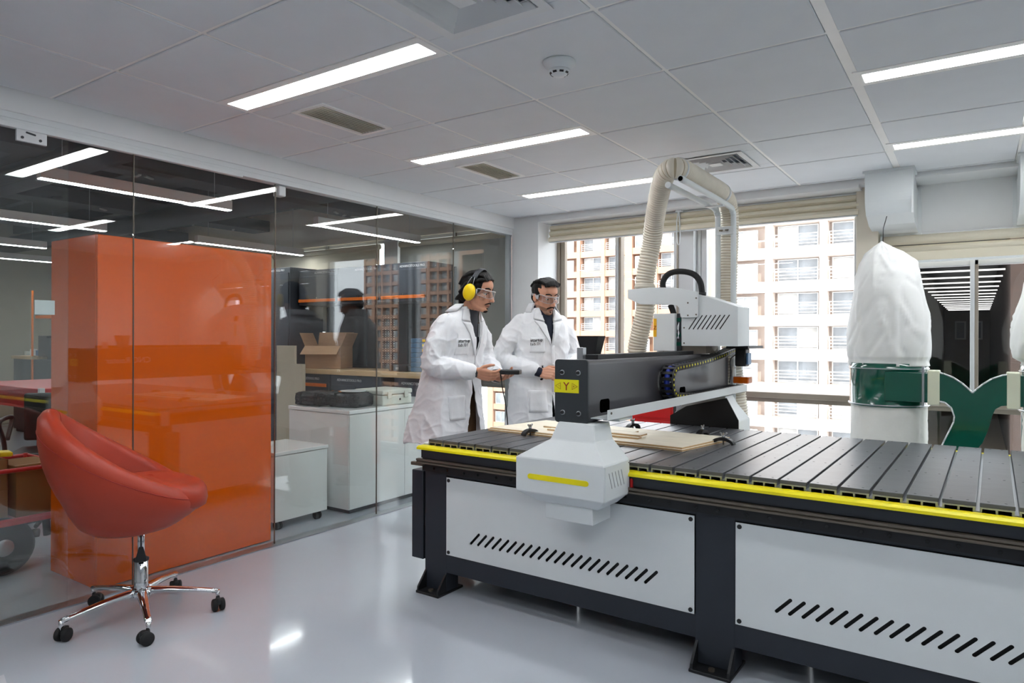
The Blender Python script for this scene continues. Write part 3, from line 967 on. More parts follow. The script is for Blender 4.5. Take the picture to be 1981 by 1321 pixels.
rings(b, [(1.385, 1.445, 1.35, 1.40, 1.10), (1.385, 1.445, 1.35, 1.40, 1.155), (1.362, 1.470, 1.335, 1.405, 1.252), (1.368, 1.464, 1.341, 1.399, 1.252), (1.39, 1.44, 1.355, 1.395, 1.16)])
mk(b, 'black_hopper', 'black_plastic', bm_o)

# ---- cable tray and energy chain on the bed side of the beam
ty = mk(MB().bx(1.575, 1.658, 1.075, 2.88, 0.922, 0.926).bx(1.656, 1.66, 1.06, 2.90, 0.922, 0.962), 'cable_tray', 'white_metal')
mk(MB().cyl((1.66, 1.085, 0.948), (1.663, 1.085, 0.948), 0.005, n=10), 'screw', 'dark_aluminium', ty)
mk(MB().bx(1.575, 1.65, 1.18, 1.3, 0.905, 0.924), 'bracket', 'white_metal', ty)
ch = mk(MB().bx(1.60, 1.645, 2.70, 2.78, 1.165, 1.19), 'cable_chain', 'black_plastic')
path = []
n1 = 24
for k in range(n1 + 1):
    u = k / n1
    path.append((2.74 - 0.92 * u, 1.176 - 0.075 * u - 0.012 * math.sin(math.pi * u)))
cx, cz, rr = 1.815, 1.034, 0.067
for k in range(1, 9):
    a = R(90 + 180 * k / 8)
    path.append((cx + rr * math.cos(a), cz + rr * math.sin(a)))
for k in range(1, 27):
    path.append((1.815 + 0.04 * k, 0.967 - 0.018 * min(1, k / 6)))
L = MB()
for s in (1.587, 1.648):
    L.bx(-0.021, 0.021, s - 0.004, s + 0.004, -0.015, 0.015, r=0.005, seg=1)
L.bx(-0.007, 0.007, 1.587, 1.648, 0.010, 0.015).bx(-0.007, 0.007, 1.587, 1.648, -0.015, -0.010)
for s in (1.652, 1.583):
    L.cyl((0.0, s - 0.0005, 0.0), (0.0, s + 0.0012 if s > 1.6 else s - 0.0012, 0.0), 0.0055, n=10, mi=1)
lm = None
for i in range(len(path) - 1):
    (t0, z0), (t1, z1) = path[i], path[i + 1]
    ang = math.atan2(z1 - z0, t1 - t0)
    M = Matrix.Translation((0, (t0 + t1) / 2, (z0 + z1) / 2)) @ Matrix.Rotation(R(90), 4, 'Z') @ Matrix.Rotation(-ang, 4, 'Y') @ Matrix.Diagonal((1, -1, 1, 1))
    if lm is None:
        o = mk(L, 'chain_link', 'black_plastic', ch, extra=['label_yellow']); lm = o.data
    else:
        o = link('chain_link', lm, ch)
    o.matrix_local = M
mk(MB().tube([(1.617, t, z) for t, z in path[18:34]], 0.014, n=10), 'blue_cable', 'blue_wire', ch)

# ---- spindle carriage: cover with slots, hood arm, Z box, hoses, oil cup
cv = MB()
poly = [(1.464, 1.20), (1.775, 1.20), (1.775, 1.410), (1.566, 1.482), (1.464, 1.482)]
cv.prism(poly, 2.334, 2.54, axis='y', r=0.002)
cv_o = mk(cv, 'head_cover', 'white_metal')
slots = [capsule2((1.507 + 0.0247 * k, 1.293), (1.557 + 0.0247 * k, 1.366), 0.0032, 4) for k in range(8)]
mk(MB().plate(poly, slots, 0.004, M=frame_M((0, 2.334, 0), (1, 0, 0), (0, -1, 0))), 'slotted_face', 'white_metal', cv_o)
mk(MB().bx(1.50, 1.735, 2.3332, 2.3342, 1.285, 1.372), 'slot_shade_backing', 'black_plastic', cv_o)  # black sheet on the solid cover, standing in for shade in the slots
arm = [(1.143, 1.524), (1.143, 1.473), (1.221, 1.436), (1.41, 1.43), (1.442, 1.424), (1.458, 1.405), (1.462, 1.362), (1.47, 1.356), (1.556, 1.356), (1.563, 1.364), (1.563, 1.495), (1.423, 1.525), (1.28, 1.531)]
mk(MB().prism(arm, 2.318, 2.330, axis='y', r=0.0015).prism([(1.143, 1.524), (1.28, 1.531), (1.423, 1.525), (1.43, 1.515), (1.15, 1.512)], 2.33, 2.44, axis='y'), 'hood_arm', 'white_metal', cv_o)
b = MB()
for s, z in ((1.553, 1.462), (1.506, 1.437), (1.506, 1.368), (1.553, 1.372), (1.48, 1.30), (1.48, 1.215)):
    b.cyl((s, 2.317 if s > 1.5 else 2.329, z), (s, 2.3145 if s > 1.5 else 2.327, z), 0.0045, n=10)
mk(b, 'screw', 'dark_aluminium', cv_o)
zb = mk(MB().bx(1.31, 1.437, 2.30, 2.43, 1.17, 1.38, r=0.003), 'axis_box', 'white_metal')
mk(MB().bx(1.311, 1.330, 2.2985, 2.3005, 1.250, 1.352), 'axis_label', 'label_orange', zb)
mtext('Z', 0.03, 'label_red', frame_M((1.3205, 2.2980, 1.291), (1, 0, 0), (0, -1, 0)), zb, align='CENTER')
mk(MB().bx(1.437, 1.462, 2.33, 2.42, 1.17, 1.38), 'terminal_strip', 'cabinet_dark', zb)
for z in (1.20, 1.25, 1.335):
    mk(MB().bx(1.438, 1.461, 2.325, 2.331, z, z + 0.02), 'terminal_block', 'green_gloss', zb)
b = MB()
for q in range(3):
    b.tube(bez([(1.442 + 0.005 * q, 2.322, 1.24), (1.456 - 0.003 * q, 2.316, 1.27), (1.444 + 0.004 * q, 2.32, 1.30), (1.452, 2.325, 1.33)], 5), 0.0016, n=5)
mk(b, 'wire', 'ink_white', zb)
mk(MB().bx(1.35, 1.60, 2.34, 2.54, 1.158, 1.20), 'carriage_base', 'dark_aluminium')
mk(MB().cyl((1.33, 2.44, 0.98), (1.33, 2.44, 1.17), 0.055, n=24).cyl((1.33, 2.44, 0.93), (1.33, 2.44, 0.98), 0.03, n=20), 'spindle_motor', 'aluminium')
mk(MB().bx(1.19, 1.40, 2.36, 2.52, 0.945, 0.965, r=0.006), 'dust_shoe', 'black_plastic')
mk(MB().tube(bez([(1.345, 2.37, 1.50), (1.338, 2.37, 1.56), (1.372, 2.37, 1.607), (1.44, 2.37, 1.618), (1.515, 2.37, 1.60), (1.555, 2.37, 1.555), (1.568, 2.37, 1.49)]), 0.0165, n=14), 'cable_conduit', 'black_rubber', cv_o)
mk(MB().tube([(1.388, 2.36, 1.43), (1.40, 2.36, 1.40), (1.408, 2.36, 1.375)], 0.0165, n=12), 'cable_conduit', 'black_rubber', cv_o)
mk(MB().lathe([(0.021, 0), (0.021, 0.018)], n=12, c=(1.568, 2.37, 1.478)), 'conduit_nut', 'black_plastic', cv_o)
mk(MB().bx(1.66, 1.78, 2.50, 2.80, 1.185, 1.20), 'chain_bracket', 'black_plastic', cv_o)
oc = mk(MB().bx(1.690, 1.750, 2.56, 2.64, 1.085, 1.185, r=0.006), 'oil_pump', 'black_plastic')
mk(MB().bx(1.751, 1.762, 2.565, 2.63, 1.095, 1.16, r=0.002), 'pump_label', 'blue_plastic', oc)
mk(MB().bx(1.668, 1.775, 2.55, 2.65, 1.074, 1.084, r=0.003), 'cup_rim', 'clear_plastic', oc)
mk(MB().bx(1.676, 1.768, 2.555, 2.645, 0.985, 1.074, r=0.006), 'oil_cup', 'clear_plastic', oc)
mk(MB().bx(1.680, 1.764, 2.559, 2.641, 0.989, 1.025, r=0.004), 'oil', 'oil_amber', oc)
mk(MB().tube(bez([(1.69, 2.57, 1.15), (1.668, 2.55, 1.12), (1.67, 2.55, 1.05), (1.66, 2.56, 0.99)]), 0.003, n=6), 'oil_line', 'black_plastic', oc)

# ---- far gantry foot and hose stand
fs = MB()
mir = lambda t: 3.696 - t
rings(fs, [(1.375, 1.645, mir(1.163), mir(1.005), 0.582), (1.32, 1.722, mir(1.165), mir(0.95), 0.627), (1.32, 1.722, mir(1.165), mir(0.95), 0.775), (1.40, 1.665, mir(1.165), mir(1.0), 0.862), (1.44, 1.645, mir(1.165), mir(1.03), 0.915)])
bmesh.ops.bevel(fs.bm, geom=list(fs.bm.edges), offset=0.003, segments=1, profile=0.5, affect='EDGES')
fo = mk(fs, 'gantry_foot_housing', 'white_metal')
mk(MB().prism([(1.322, 0.70), (1.722, 0.70), (1.722, 0.783), (1.655, 0.906), (1.42, 0.846), (1.322, 0.786)], 2.522, 2.530, axis='y'), 'inner_plate', 'black_plastic', fo)
st = mk(MB().tube(bez([(1.60, 2.82, 0.62), (1.60, 2.82, 1.4), (1.60, 2.82, 1.94), (1.60, 2.80, 2.0), (1.60, 2.745, 2.025), (1.60, 2.4, 2.035), (1.60, 1.96, 2.042)], 6), 0.0165, n=14), 'hose_stand', 'white_metal')
mk(MB().tube(bez([(1.505, 2.82, 0.62), (1.505, 2.82, 1.4), (1.505, 2.82, 1.94), (1.505, 2.80, 2.0), (1.505, 2.745, 2.025), (1.505, 2.4, 2.03), (1.505, 2.03, 2.035)], 6), 0.0165, n=14), 'stand_pipe', 'white_metal', st)
mk(MB().cyl((1.60, 1.9585, 2.042), (1.60, 1.968, 2.042), 0.0125, n=14), 'pipe_opening_shade', 'hole_shade_black', st)  # black disc over the capped pipe end, painted as its dark hollow
mk(MB().bx(1.50, 1.605, 2.800, 2.806, 1.87, 1.918), 'cross_plate', 'white_metal', st)
b = MB()
for s in (1.535, 1.57):
    b.cyl((s, 2.800, 1.894), (s, 2.788, 1.894), 0.005, n=8)
    b.bx(s - 0.011, s + 0.011, 2.785, 2.789, 1.890, 1.898)
mk(b, 'wing_bolt', 'dark_aluminium', st)
mk(MB().bx(1.50, 1.605, 2.60, 2.64, 2.008, 2.014), 'cross_plate', 'white_metal', st)
mk(MB().bx(1.49, 1.615, 2.80, 2.84, 0.60, 0.64), 'stand_base', 'white_metal', st)

# ---- corrugated dust hose
t = thing('dust_hose', 'cream corrugated dust hose arching over the stand and down to the spindle', 'hose', m2w(1.225, 2.38, 0.8), DL)
def mh(b, name, mat):
    o = b.build(name, mat, t)
    o.location = Vector((-1.225, -2.38, -0.8))
    return o
pts = bez([(1.20, 2.40, 1.05), (1.172, 2.385, 1.16), (1.196, 2.38, 1.284), (1.224, 2.38, 1.40), (1.226, 2.38, 1.48), (1.222, 2.38, 1.57), (1.243, 2.38, 1.69), (1.264, 2.38, 1.793), (1.302, 2.33, 1.905), (1.36, 2.24, 1.995), (1.44, 2.12, 2.085), (1.50, 2.06, 2.118), (1.545, 2.07, 2.122), (1.555, 2.2, 2.12), (1.555, 2.5, 2.115), (1.555, 2.72, 2.108), (1.555, 2.84, 2.07), (1.555, 2.885, 1.98), (1.553, 2.89, 1.85), (1.545, 2.89, 1.5), (1.56, 2.89, 1.2), (1.60, 2.89, 0.9), (1.63, 2.90, 0.6)], 10)
P = [pts[0]]
step = 0.0034
acc = 0.0
for a, b_ in zip(pts[:-1], pts[1:]):
    d = (b_ - a).length
    while acc + d >= step:
        u = (step - acc) / d
        a = a.lerp(b_, u)
        P.append(a)
        d = (b_ - a).length
        acc = 0.0
    acc += d
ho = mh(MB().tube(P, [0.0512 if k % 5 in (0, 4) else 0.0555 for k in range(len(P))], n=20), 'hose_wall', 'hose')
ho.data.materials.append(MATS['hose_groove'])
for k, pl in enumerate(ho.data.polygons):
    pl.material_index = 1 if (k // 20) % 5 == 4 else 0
for s, tt, z, ax in ((1.545, 2.075, 2.121, (0, 1, 0)), (1.555, 2.73, 2.106, (0, 1, -0.12))):
    ax = Vector(ax).normalized()
    c = Vector((s, tt, z))
    mh(MB().tube([c - ax * 0.011, c + ax * 0.011], 0.0585, n=24), 'hose_clamp', 'white_metal')
mh(MB().lathe([(0.055, 0), (0.06, 0.006), (0.06, 0.016), (0.054, 0.022)], n=20, c=(1.222, 2.38, 1.53)), 'hose_collar', 'cream_paint')

# ---- plywood on the bed, clamps
def ply(name, label, corners, z0, layers, group=None):
    c = sum((Vector(p) for p in corners), Vector((0, 0))) / len(corners)
    t = thing(name, label, 'plywood', m2w(c.x, c.y, z0), DL, group)
    q = [(p[0] - c.x, p[1] - c.y) for p in corners]
    h = 0.009
    MB().prism(q, 0.001, h - 0.0015).build('ply_core', 'ply_edge', t)
    MB().prism(q, h - 0.0015, h).build('top_veneer', 'plywood', t)
    MB().prism(q, 0.0, 0.001).build('bottom_veneer', 'plywood', t)
ply('plywood_sheet', 'lowest large plywood sheet lying on the grey bed slats', [(0.655, 1.62), (1.762, 1.572), (1.835, 2.035), (0.73, 2.085)], 0.7413, 2, 'plywood on the machine bed')
ply('plywood_sheet', 'upper large plywood sheet clamped on top of another sheet', [(0.66, 1.632), (1.758, 1.582), (1.828, 2.03), (0.735, 2.08)], 0.7504, 2, 'plywood on the machine bed')
for k, (a, b_, c, d, z, lab) in enumerate(((0.98, 1.50, 1.70, 1.745, 0.7596, 'plywood strip nearest the camera on the clamped sheets'), (0.90, 1.46, 1.79, 1.835, 0.7596, 'middle plywood strip lying on the clamped sheets'), (1.02, 1.40, 1.88, 1.93, 0.7596, 'plywood strip farther back on the clamped sheets'), (1.02, 1.50, 1.725, 1.81, 0.7688, 'plywood strip resting across two other strips'))):
    ply('plywood_strip', lab, [(a, c), (b_, c - 0.02), (b_, d - 0.02), (a, d)], z, 1, 'plywood on the machine bed')
def clamp(s, tt, ang, label):
    t = thing('bed_clamp', label, 'clamp', m2w(s, tt, 0.7425), DL + ang, 'black arch clamps on the bed')
    pts = [(0.055 * math.cos(a), 0.030 * math.sin(a)) for a in [R(180 - 9 * k) for k in range(0, 21)]]
    out = [(x, z + 0.004) for x, z in pts]
    inn = [(0.80 * x, max(0.0, 0.62 * z)) for x, z in pts[::-1]]
    MB().prism(out + inn, -0.014, 0.014, axis='y', r=0.0015).build('arch', 'black_plastic', t)
    MB().cyl((0, 0, 0.0), (0, 0, 0.056), 0.004, n=8).build('bolt', 'dark_aluminium', t)
    MB().lathe([(0.008, 0.034), (0.008, 0.043)], n=10).build('nut', 'aluminium', t)
    MB().prism([(-0.004, 0.038), (0.004, 0.038), (0.02, 0.055), (0.014, 0.059), (0, 0.045), (-0.014, 0.059), (-0.02, 0.055)], -0.0018, 0.0018, axis='y').build('wing', 'aluminium', t)
clamp(0.94, 1.60, R(80), 'black arch clamp on the front left edge of the plywood')
clamp(1.27, 2.12, R(80), 'black arch clamp on the back edge of the plywood seen under the gantry')
clamp(1.672, 2.085, R(85), 'black arch clamp on the back right edge of the plywood near the far gantry foot')
clamp(1.845, 1.88, R(-5), 'black arch clamp gripping the right end of the plywood')
t = tag(MB().bx(-0.05, 0.05, -0.008, 0.008, 0, 0.014, r=0.004).build('red_marker', 'red_paint'), 'small red marker pen lying on the bed beside the gantry foot', 'pen')
t.location = m2w(1.19, 1.40, 0.7413); t.rotation_euler = (0, 0, R(75))
t = thing('red_tool_box', 'red metal box behind the bed seen under the cable tray', 'tool box', (0.98, 3.35, 0), 0)
MB().bx(-0.2, 0.13, -0.15, 0.15, 0.0, 0.84, r=0.01).build('body', 'red_paint', t)
MB().bx(0.13, 0.15, -0.15, 0.15, 0.0, 0.84).build('side_trim', 'cabinet_dark', t)
for k in range(5):
    MB().bx(-0.19, 0.11, -0.156, -0.15, 0.04 + 0.16 * k, 0.18 + 0.16 * k, r=0.002).build('drawer', 'red_paint', t)

# ================================================================ THE ROOM BEHIND THE GLASS
CZ = 2.85
wn = bpy.data.objects.new('ceiling_workshop', None); COL.objects.link(wn); struct(wn)
MB().bx(-8.8, -0.6, -4.7, 4.3, CZ, CZ + 0.12).build('ceiling_slab', 'dark_ceiling', wn)
for k in range(9):
    MB().bx(-8.6, -0.75, -3.9 + k * 0.95, -3.82 + k * 0.95, CZ - 0.14, CZ).build('ceiling_joist', 'duct_dark', wn)
for x in (-1.15, -2.7, -4.6, -6.4):
    MB().bx(x - 0.16, x + 0.16, -4.6, 4.0, CZ - 0.30, CZ - 0.17).build('cable_tray', 'dark_ceiling', wn)
for y in (0.9, 2.55):
    MB().tube([(-8.6, y, CZ - 0.36), (-0.9, y, CZ - 0.36)], 0.11, n=16).build('duct_pipe', 'duct_dark', wn)
random.seed(3)
for k in range(26):
    x = random.choice((-1.15, -2.7, -4.6)) + random.uniform(-0.1, 0.1)
    y = random.uniform(0.8, 3.8)
    M = Matrix.Translation((x, y, CZ - 0.31)) @ Matrix.Rotation(random.uniform(0, 3), 4, 'Z')
    MB().bx(-0.05, 0.05, -0.012, 0.012, -0.006, 0.006, M=M).build('cable_clip', 'grey_blind', wn)

# back wall of the workshop: parapet strip, two windows with blinds
ww = bpy.data.objects.new('wall_workshop_back', None); COL.objects.link(ww); struct(ww)
MB().bx(-8.7, -0.6, 4.0, 4.2, 2.30, CZ).build('lintel', 'cream_paint', ww)
MB().bx(-8.7, -4.4, 4.0, 4.2, 0, 2.3).build('wall_panel', 'beige_wall', ww)
MB().bx(-2.45, -2.25, 3.98, 4.2, 0, 2.3).build('post', 'white_paint', ww)
MB().bx(-0.78, -0.58, 3.98, 4.2, 0, 2.5).build('post', 'white_paint', ww)
window('window_4', -2.25, -0.78, 0.05, 2.3, [-1.5])
window('window_5', -4.4, -2.45, 0.05, 2.3, [-3.4])
t = thing('roller_blind', 'grey roller blind pulled down behind the person with ear muffs', 'blind', (-2.2, 3.965, 0.86))
MB().bx(0, 1.42, 0, 0.004, 0, 1.34).build('fabric', 'grey_blind', t)
MB().tube([(0, 0.0, 1.36), (1.42, 0.0, 1.36)], 0.03, n=14).build('roll', 'cream_blind', t)
MB().bx(0, 1.42, -0.006, 0.008, -0.02, 0.0).build('bottom_bar', 'white_metal', t)
t = thing('roller_blind', 'cream roller blind hanging behind the slate wall cabinets', 'blind', (-4.3, 3.962, 1.3))
MB().bx(0, 1.80, 0, 0.004, 0, 0.9).build('fabric', 'cream_blind', t)
MB().tube([(0, 0, 0.92), (1.8, 0, 0.92)], 0.03, n=14).build('roll', 'cream_blind', t)

# pendant profile lights
def pendant(x, y0, y1, label):
    t = thing('pendant_light', label, 'light', (x, (y0 + y1) / 2, 2.18), 0, 'slim pendant lights in the workshop')
    L = (y1 - y0) / 2
    MB().bx(-0.03, 0.03, -L, L, 0.004, 0.075, r=0.002, seg=1).build('profile', 'pendant_white', t)
    MB().bx(-0.026, 0.026, -L + 0.004, L - 0.004, 0.0, 0.0045).build('led_strip', 'pendant_led', t)
    for y in (-L * 0.8, L * 0.8):
        MB().cyl((0, y, 0.075), (0, y, CZ - 2.18), 0.002, n=5).build('suspension_wire', 'aluminium', t)
pendant(-1.75, 0.41, 1.67, 'slim pendant light above the orange cabinet')
pendant(-1.75, 2.47, 3.75, 'slim pendant light in front of the workshop windows')
pendant(-3.6, 2.52, 3.82, 'slim pendant light over the slate wall cabinets, right of the orange cabinet top')
pendant(-3.6, 0.30, 1.66, 'slim pendant light left of the orange cabinet top')
pendant(-5.4, 0.6, 1.9, 'slim pendant light far off at the left edge, upper one')
pendant(-6.9, 1.4, 2.7, 'slim pendant light far off at the left edge, lower one')
pendant(-6.9, 3.0, 3.9, 'slim pendant light far off beside the orange cabinet')
pendant(-1.75, -2.4, -0.6, 'slim pendant light out of the frame past the left edge')
pendant(-3.6, -2.4, -0.9, 'slim pendant light out of the frame in the second row')

# orange cabinet
t = thing('orange_cabinet', 'tall glossy orange cabinet standing behind the glass', 'cabinet', (-0.96, 0.76, 0))
MB().bx(-0.25, 0.235, -0.5, 0.5, 0.0, 1.748, r=0.004).build('body', 'orange_gloss', t)
MB().bx(0.236, 0.256, -0.5, 0.5, 0.006, 1.746, r=0.003).build('door', 'orange_gloss', t)

# white pedestal on casters
def caster(parent, x, y, r=0.028, mat='black_plastic'):
    c = MB().lathe([(r * 0.45, 0), (r * 0.6, 0.006), (r * 0.4, 0.018)], n=10, c=(x, y, 2 * r - 0.004)).build('caster', mat, parent)
    for d in (-0.011, 0.011):
        M = frame_M((x + 0.4 * r, y + d, r), (1, 0, 0), (0, 1, 0))
        MB().lathe([(r * 0.5, -0.0075), (r * 0.93, -0.0075), (r, -0.004), (r, 0.004), (r * 0.93, 0.0075), (r * 0.5, 0.0075)], n=18, M=M).build('wheel', 'black_rubber', c)
    return c
t = thing('rolling_pedestal', 'low white pedestal cabinet on casters beside the orange cabinet', 'cabinet', (-1.06, 1.60, 0))
MB().bx(-0.22, 0.22, -0.215, 0.215, 0.058, 0.478, r=0.003).build('body', 'white_gloss', t)
MB().bx(-0.225, 0.225, -0.22, 0.22, 0.482, 0.505, r=0.003).build('top', 'white_gloss', t)
for x in (-0.17, 0.17):
    for y in (-0.16, 0.16):
        caster(t, x, y)
# white cabinet
t = thing('white_cabinet', 'long white low cabinet behind the glass carrying a grey case', 'cabinet', (-1.08, 2.50, 0))
MB().bx(-0.33, 0.315, -0.56, 0.56, 0.035, 0.70, r=0.003).build('body', 'white_gloss', t)
MB().bx(-0.335, 0.325, -0.565, 0.565, 0.704, 0.73, r=0.003).build('top', 'white_gloss', t)
MB().bx(0.316, 0.320, -0.554, -0.002, 0.04, 0.696).build('door', 'white_gloss', t)
MB().bx(0.316, 0.320, 0.002, 0.554, 0.04, 0.696).build('door', 'white_gloss', t)
MB().bx(-0.28, 0.28, -0.52, 0.52, 0.0, 0.035).build('plinth', 'cabinet_dark', t)
# wrapped bundles and case on it
def bundle(x, y, rz, sx, sy, sz, label):
    b = MB().bx(-sx / 2, sx / 2, -sy / 2, sy / 2, 0, sz, r=0.03, seg=3)
    bmesh.ops.subdivide_edges(b.bm, edges=list(b.bm.edges), cuts=3, use_grid_fill=True)
    rnd = random.Random(int(x * 1000) + 5)
    for v in b.bm.verts:
        if v.co.z > 0.005:
            v.co += Vector((rnd.uniform(-1, 1), rnd.uniform(-1, 1), rnd.uniform(-1, 0.5))) * 0.006
    for f in b.bm.faces:
        f.smooth = True
    t = thing('wrapped_bundle', label, 'bundle', (x, y, 0.731), rz, 'black wrapped bundles')
    b.build('wrapping', 'wrap_black', t)
    for k in (-0.25, 0.28):
        MB().bx(k * sx - 0.006, k * sx + 0.006, -sy / 2 - 0.004, sy / 2 + 0.004, 0.006, sz + 0.003, r=0.003, seg=1).build('tape_band', 'black_gloss', t)
bundle(-1.27, 2.10, R(5), 0.27, 0.24, 0.10, 'black plastic-wrapped bundle at the left end of the white cabinet top')
bundle(-0.98, 2.16, R(10), 0.26, 0.22, 0.10, 'black plastic-wrapped bundle touching the grey case')
t = thing('grey_case', 'grey plastic instrument case with latches on the white cabinet', 'case', (-0.94, 2.47, 0.731), R(0))
MB().bx(-0.16, 0.13, -0.16, 0.16, 0.0, 0.075, r=0.008).build('body', 'case_grey', t)
MB().bx(-0.165, 0.135, -0.165, 0.165, 0.079, 0.115, r=0.01).build('lid', 'case_grey', t)
for y in (-0.09, 0.09):
    MB().bx(0.132, 0.142, y - 0.02, y + 0.02, 0.05, 0.10, r=0.003).build('latch', 'case_grey', t)
MB().cyl((0.13, 0.03, 0.038), (0.1315, 0.03, 0.038), 0.009, n=14).build('port', 'black_plastic', t)
t = tag(MB().lathe([(0.0, 0), (0.09, 0.001), (0.1, 0.008), (0.094, 0.01), (0.0, 0.006)], n=24).build('plastic_disc', 'white_gloss'), 'flat white plastic disc lying on the black bundle', 'disc')
t.location = (-1.0, 2.2, 0.836)

# boards standing behind the pedestal
t = tag(MB().bx(-0.145, 0.145, -0.012, 0.012, 0, 1.155, r=0.002).build('beige_board', 'beige_board'), 'tall beige board standing in front of the workbench', 'board')
t.location = (-2.97, 3.12, 0)
t = tag(MB().bx(-0.06, 0.06, -0.02, 0.02, 0, 0.972, r=0.002).build('beige_board', 'beige_board'), 'narrow shorter beige board beside the tall one', 'board')
t.location = (-2.76, 3.12, 0)

# workbench row
t = thing('workbench', 'long wooden workbench top carried by slate cabinets', 'workbench', (-2.2, 3.65, 0))
MB().bx(-1.05, 1.25, -0.30, 0.22, 0.862, 0.912, r=0.004).build('wooden_top', 'bench_wood', t)
MB().bx(-1.05, 1.25, 0.20, 0.22, 0.912, 0.93).build('back_rail', 'cabinet_dark', t)
def unit(x0, x1, label, kind):
    t = thing('drawer_cabinet', label, 'cabinet', ((x0 + x1) / 2, 3.64, 0), 0, 'slate cabinets under the bench')
    w = (x1 - x0) / 2
    MB().bx(-w, w, -0.26, 0.2, 0.05, 0.861, r=0.004).build('body', 'cabinet_slate', t)
    MB().bx(-w + 0.02, w - 0.02, -0.22, 0.19, 0, 0.05).build('plinth', 'cabinet_dark', t)
    if kind == 'drawers':
        for k in range(4):
            z = 0.63 - k * 0.155
            d = MB().bx(-w + 0.01, w - 0.01, -0.268, -0.26, z, z + 0.145, r=0.003).build('drawer', 'cabinet_slate', t)
            MB().bx(-w + 0.02, w - 0.04, -0.282, -0.266, z + 0.10, z + 0.135, r=0.004).build('pull', 'bright_orange', d)
    else:
        for a, b_ in ((-w + 0.01, -0.004), (0.004, w - 0.01)):
            d = MB().bx(a, b_, -0.268, -0.26, 0.07, 0.76, r=0.003).build('door', 'cabinet_slate', t)
            if kind == 'doors':
                MB().bx(a + 0.02, b_ - 0.02, -0.282, -0.266, 0.66, 0.70, r=0.004).build('pull', 'bright_orange', d)
            else:
                c = b_ - 0.03 if b_ < 0.1 else a + 0.004
                MB().bx(c, c + 0.026, -0.282, -0.266, 0.22, 0.72, r=0.004).build('pull', 'bright_orange', d)
    text('brand_strip', 'ADVANCETOOLS PRO', 0.035, 'ink_white', frame_M((-w + 0.1, -0.2705, 0.80), (1, 0, 0), (0, -1, 0)), t)
unit(-3.22, -2.62, 'slate drawer cabinet with orange pulls under the cardboard box', 'drawers')
unit(-2.60, -1.90, 'slate two-door cabinet with two orange pulls under the middle of the bench', 'doors')
unit(-1.72, -1.05, 'slate cabinet with two upright orange handles near the person', 'tall')
def wall_unit(x0, x1, label):
    t = thing('wall_cabinet', label, 'cabinet', ((x0 + x1) / 2, 3.70, 1.585), 0, 'slate wall cabinets over the bench')
    w = (x1 - x0) / 2
    MB().bx(-w, w, -0.185, 0.19, 0, 0.375, r=0.004).build('body', 'cabinet_slate', t)
    d = MB().bx(-w + 0.012, w - 0.012, -0.198, -0.185, 0.03, 0.31, r=0.003).build('flap_door', 'cabinet_slate', t)
    MB().bx(-w + 0.02, w - 0.02, -0.214, -0.196, 0.03, 0.062, r=0.004).build('pull', 'bright_orange', d)
    MB().cyl((0, -0.198, 0.075), (0, -0.203, 0.075), 0.008, n=10).build('lock', 'chrome', d)
    text('brand_strip', 'ADVANCETOOLS PRO', 0.032, 'ink_white', frame_M((w - 0.36, -0.1865, 0.332), (1, 0, 0), (0, -1, 0)), t)
wall_unit(-3.27, -2.66, 'slate wall cabinet with orange rail above the open cardboard box')
wall_unit(-2.65, -2.04, 'slate wall cabinet with orange rail in the middle of the row')
wall_unit(-2.03, -1.42, 'slate wall cabinet with orange rail nearest the person with ear muffs')
t = thing('pegboard', 'dark perforated tool panel standing behind the workbench', 'panel', (-2.2, 3.91, 0.0))
MB().bx(-1.05, 0.8, -0.008, 0.008, 0.0, 1.94).build('panel', 'cabinet_dark', t)
for x in (-1.05, -0.45, 0.16, 0.77):
    MB().bx(x, x + 0.03, -0.03, -0.009, 0.0, 1.58).build('upright', 'cabinet_slate', t)
MB().bx(-0.2, 0.02, -0.013, -0.009, 0.92, 1.5).build('perforated_strip', 'cabinet_slate', t)
b = MB()
for i in range(5):
    for k in range(22):
        b.cyl((-0.18 + i * 0.04, -0.0135, 0.95 + k * 0.025), (-0.18 + i * 0.04, -0.0145, 0.95 + k * 0.025), 0.007, n=6)
o = b.build('peg_hole', 'ink_white', t); o['kind'] = 'stuff'
t = thing('tall_locker', 'tall slate locker with an orange edge beside the orange cabinet', 'locker', (-3.62, 3.62, 0))
MB().bx(-0.3, 0.32, -0.2, 0.25, 0.03, 2.0, r=0.004).build('body', 'cabinet_slate', t)
MB().bx(-0.28, 0.30, -0.212, -0.2, 0.06, 1.94, r=0.003).build('door', 'cabinet_slate', t)
MB().bx(-0.06, -0.02, -0.228, -0.21, 0.5, 1.92, r=0.004).build('pull', 'bright_orange', t)
MB().bx(-0.28, 0.3, -0.17, 0.22, 0.0, 0.03).build('plinth', 'cabinet_dark', t)
text('brand_strip', 'ADVANCETOOLS PRO', 0.032, 'ink_white', frame_M((-0.1, -0.2015, 1.96), (1, 0, 0), (0, -1, 0)), t)

